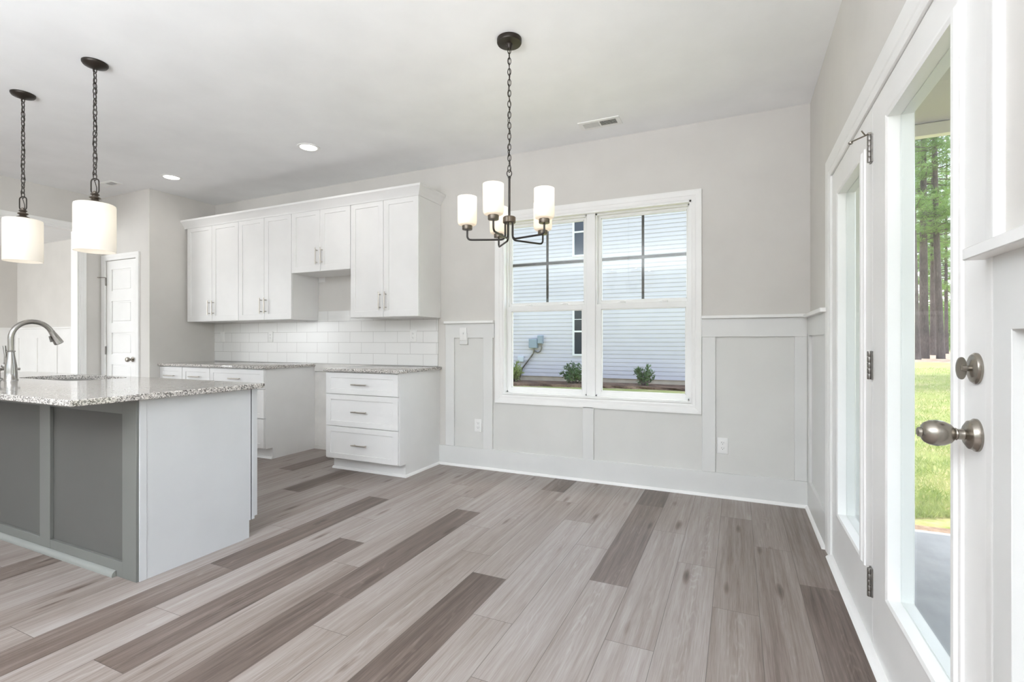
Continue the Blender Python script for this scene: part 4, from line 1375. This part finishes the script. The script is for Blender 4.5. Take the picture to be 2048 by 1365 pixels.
wallbox('cable_box', 'small pale utility box low on the neighbouring siding, above the yellow-green shrub', 'utility box', -5.88, -5.71, 0.56, 0.72, 0.07, 'boxlight')

# mulch bed along the neighbour's wall
patch('ground_mulch', wavy(-12.5, -0.7, 7.45, 8.62, 0.06, 60), M['mulch'], 0.05)
# pine straw under the pines, sandy strip by the porch
patch('ground_straw', wavy(2, 30, 27.5, 60, 0.8, 30), M['straw'], 0.03)
patch('ground_sand', wavy(0.0, 6, 0.10, 0.70, 0.05, 40), M['straw'], 0.012)

def leaf_quad(bm, p, d, n, l, w):
    d = d.normalized(); s = d.cross(n)
    if s.length < 1e-5: s = d.orthogonal()
    s.normalize()
    a = p; m = p + d * l * 0.5; e = p + d * l
    vs = [bm.verts.new(a), bm.verts.new(m + s * w * 0.5), bm.verts.new(e), bm.verts.new(m - s * w * 0.5)]
    bm.faces.new(vs)

def shrub(x, y, h, r, mat, label, seed, upright=0.6, n_st=26):
    rd = random.Random(seed)
    z0 = gz(x, y) + 0.02
    t = thing('shrub', (x, y, z0), label, 'shrub')
    stem = MB(); lf = MB()
    for k in range(n_st):
        a = rd.uniform(0, 2 * PI); sp = rd.uniform(0.15, 1.0) ** 0.7 * r
        hh = h * rd.uniform(0.55, 1.0) * (1 - 0.45 * sp / r)
        tip = Vector((x + sp * math.cos(a), y + sp * math.sin(a), z0 + hh))
        base = Vector((x + 0.12 * sp * math.cos(a), y + 0.12 * sp * math.sin(a), z0 - 0.02))
        mid = base.lerp(tip, 0.5) + Vector((0, 0, 0.05 * h))
        pts = [base, mid, tip]
        stem.tube(pts, [0.008, 0.006, 0.003], 5)
        for j in range(26):
            f = rd.uniform(0.3, 1.02)
            p = base.lerp(mid, min(1, f * 2)) if f < 0.5 else mid.lerp(tip, (f - 0.5) * 2)
            d = Vector((rd.gauss(0, 1), rd.gauss(0, 1), rd.gauss(0, 1) + upright)).normalized()
            leaf_quad(lf.bm, p, d, Vector((rd.gauss(0, 1), rd.gauss(0, 1), rd.gauss(0, 1))), rd.uniform(0.07, 0.13), rd.uniform(0.022, 0.034))
    stem.build('stem', M['bark'], t)
    lf.build('foliage', M[mat], t, smooth=False)
    return t
shrub(-5.75, 7.95, 0.66, 0.22, 'shrubyellow', 'yellow-green shrub at the edge of the window, under the pale utility box', 1, 1.2)
shrub(-4.15, 7.95, 0.68, 0.38, 'shrubleaf', 'spreading dark green shrub below the neighbouring window', 2, 0.5, 34)
shrub(-2.42, 7.9, 0.60, 0.25, 'shrubleaf', 'pointed dark green shrub in front of plain siding', 3, 0.9)

# porch
struct(MB().box(0.15, 3.4, -7.0, 0.13, -0.36, -0.095, 0.006).build('floor_porch', M['slab']))
struct(MB().box(0.15, 3.6, -7.0, 0.1, 2.495, 2.75).build('ceiling_porch', M['porchceil']))
mb = MB(); mb.box(0.152, 3.6, 0.0, 0.06, 2.417, 2.493, 0.003); mb.box(3.45, 3.6, -7.0, 0.0, 2.417, 2.493, 0.003)
struct(mb.build('trim_14', M['beam']))
mb = MB(); mb.box(0.152, 0.36, -0.14, -0.002, -0.094, 2.404, 0.004)
struct(mb.build('trim_15', M['white']))
struct(MB().box(3.44, 3.6, -0.1, 0.06, -0.094, 2.404, 0.004).build('trim_16', M['white']))
struct(MB().box(-8, 0.15, 0.15, 0.75, 2.78, 3.0).build('trim_17', M['beam']))
struct(MB().box(-13, 4.0, -10, 0.8, 3.0, 3.3).build('roof_1', M['roof']))

# pines
def pine(seed, h, r0, crown0):
    """one mesh pair: trunk (with branches) and needles"""
    rd = random.Random(seed)
    tr = MB(); nd = MB()
    bend = rd.uniform(-0.25, 0.25); bend2 = rd.uniform(-0.25, 0.25)
    def axis(f): return Vector((bend * math.sin(f * 2.2), bend2 * math.sin(f * 2.6), f * h))
    pts = [axis(k / 14) for k in range(15)]
    pts[0].z = -0.25
    tr.tube(pts, [r0 * (1.18 if k == 0 else 1.0) * (1 - 0.72 * k / 14) for k in range(15)], 12)
    nb = 64
    for k in range(nb):
        f = crown0 + (1 - crown0) * (k + rd.random()) / nb
        p = axis(f)
        a = rd.uniform(0, 2 * PI)
        L = (1.0 - f) * 2.6 + 0.7 + rd.uniform(-0.4, 0.5)
        if f < crown0 + 0.12: L *= 0.8
        up = rd.uniform(-0.15, 0.35)
        q = p + Vector((math.cos(a) * L, math.sin(a) * L, up * L))
        m = p.lerp(q, 0.5) + Vector((0, 0, -0.12 * L))
        tr.tube([p, m, q], [0.04, 0.025, 0.01], 5)
        nt_ = int(8 + L * 5)
        for j in range(nt_):
            g = rd.uniform(0.35, 1.05)
            c = m.lerp(q, (g - 0.5) * 2) if g > 0.5 else p.lerp(m, g * 2)
            c = c + Vector((rd.gauss(0, 0.22), rd.gauss(0, 0.22), rd.gauss(0, 0.12)))
            for i in range(13):
                d = Vector((rd.gauss(0, 1), rd.gauss(0, 1), rd.gauss(0, 0.7) + 0.35))
                leaf_quad(nd.bm, c, d, Vector((rd.gauss(0, 1), rd.gauss(0, 1), rd.gauss(0, 1))), rd.uniform(0.22, 0.36), rd.uniform(0.02, 0.035))
    return tr, nd
protos = []
for sd, h, r0, c0 in ((21, 21, 0.25, 0.36), (22, 22, 0.20, 0.34), (23, 19, 0.15, 0.28)):
    tr, nd = pine(sd, h, r0, c0)
    t = thing('pine_tree', (0, 0, 0), 'pine', 'tree', 'pines beyond the lawn')
    tr.build('trunk', M['bark'], t); nd.build('needles', M['needle'], t, smooth=False)
    protos.append(t)
import itertools
def ray_at(u, D):
    yaw = R(24.45)
    a = (u - 1024) / 990.0
    return (-0.4513 + D * (-math.sin(yaw) + a * math.cos(yaw)), -3.889 + D * (math.cos(yaw) + a * math.sin(yaw)))
spots = [(1831, 29.0, 0, 'thick pine trunk at the hinge-side edge of the door glass'),
         (1848, 30.5, 0, 'thick pine standing just right of the one at the glass edge'),
         (1882, 30.0, 1, 'medium pine nearest the latch side of the door glass'),
         (1866, 38.0, 1, 'slimmer pine set back between the two front trunks'),
         (1893, 42.0, 2, 'thin pale pine far back beside the latch side of the glass'),
         (1857, 48.0, 2, 'thin distant pine behind the thick pair'),
         (1874, 52.0, 2, 'thin distant pine behind the medium pine'),
         (1840, 55.0, 2, 'far slender pine glimpsed behind the thick trunks'),
         (1640, 19.0, 0, 'tall unseen pine added to shade the lawn, hidden behind the room corner'),  # this and the next two stand out of view, added to shade the lawn
         (1652, 16.5, 0, 'tall unseen pine added to shade the lawn, hidden behind the far door casing'),
         (1630, 14.0, 0, 'nearest unseen pine added to shade the lawn, hidden behind the wall'),
         (1812, 38.0, 1, 'pine at the edge of the hinge-side door frame'),
         (1886, 62.0, 2, 'farthest thin pine seen low between the trunks'),
         (1850, 66.0, 2, 'farthest pine behind the brush')]
used = set()
for i, (u, D, k, lab) in enumerate(spots):
    x, y = ray_at(u, D)
    o = protos[k] if k not in used else copy_tree(protos[k], (0, 0, 0))
    used.add(k)
    o['label'] = lab
    o.location = (x, y, gz(x, y))
    o.rotation_euler = (0, 0, 1.7 * i)
# green brush behind the trunks
def brush(seed, r, h):
    rd = random.Random(seed)
    lf = MB(); st = MB()
    for k in range(9):
        a = rd.uniform(0, 2 * PI)
        st.tube([(0.1 * math.cos(a), 0.1 * math.sin(a), -0.2), (r * 0.5 * math.cos(a), r * 0.5 * math.sin(a), h * 0.7)], [0.05, 0.015], 5)
    for k in range(2600):
        a = rd.uniform(0, 2 * PI); rr = r * math.sqrt(rd.random()); z = h * rd.random() ** 0.8
        rr *= math.sqrt(max(0.05, 1 - (z / h - 0.4) ** 2 * 2.2))
        leaf_quad(lf.bm, Vector((rr * math.cos(a), rr * math.sin(a), z)), Vector((rd.gauss(0, 1), rd.gauss(0, 1), rd.gauss(0, 1))), Vector((rd.gauss(0, 1), rd.gauss(0, 1), rd.gauss(0, 1))), rd.uniform(0.2, 0.36), rd.uniform(0.10, 0.18))
    return st, lf
st, lf = brush(3, 2.2, 5.5)
b0 = thing('bush', (0, 0, 0), 'bush', 'bush', 'bushes behind the pines')
st.build('stem', M['bark'], b0); lf.build('foliage', M['brush'], b0, smooth=False)
for i, (u, D, lab) in enumerate(((1838, 58, 'green bush behind the thick pine pair'), (1862, 64, 'green bush in the middle of the gap between pines'), (1885, 57, 'green bush behind the medium pine'), (1905, 66, 'green bush near the latch edge of the door glass'), (1822, 68, 'green bush at the hinge edge of the door glass'), (1850, 76, 'farthest green bush low between the trunks'), (1878, 80, 'farthest green bush behind the medium pine'))):
    x, y = ray_at(u, D)
    o = b0 if i == 0 else copy_tree(b0, (0, 0, 0))
    o['label'] = lab
    o.location = (x, y, gz(x, y)); o.rotation_euler = (0, 0, i * 1.3)

# grass blades on the strip of lawn seen through the door
def blades():
    rd = random.Random(9)
    bm = bmesh.new()
    for k in range(15000):
        D = 3.8 + 16 * rd.random() ** 1.6
        u = rd.uniform(1785, 1945)
        x, y = ray_at(u, D)
        if y < 0.65: continue
        z = gz(x, y)
        leaf_quad(bm, Vector((x, y, z)), Vector((rd.gauss(0, 0.6), rd.gauss(0, 0.6), 1)), Vector((rd.gauss(0, 1), rd.gauss(0, 1), 0.2)), rd.uniform(0.03, 0.09), rd.uniform(0.004, 0.010))
    me = bpy.data.meshes.new('lawn_grass'); bm.to_mesh(me); bm.free(); me.materials.append(M['grassblade'])
    o = bpy.data.objects.new('lawn_grass', me); COL.objects.link(o)
    tag(o, 'sunlit grass growing on the lawn beyond the porch slab', 'grass', kind='stuff')
blades()

for o in bpy.data.objects:
    if '_o' in o: del o['_o']
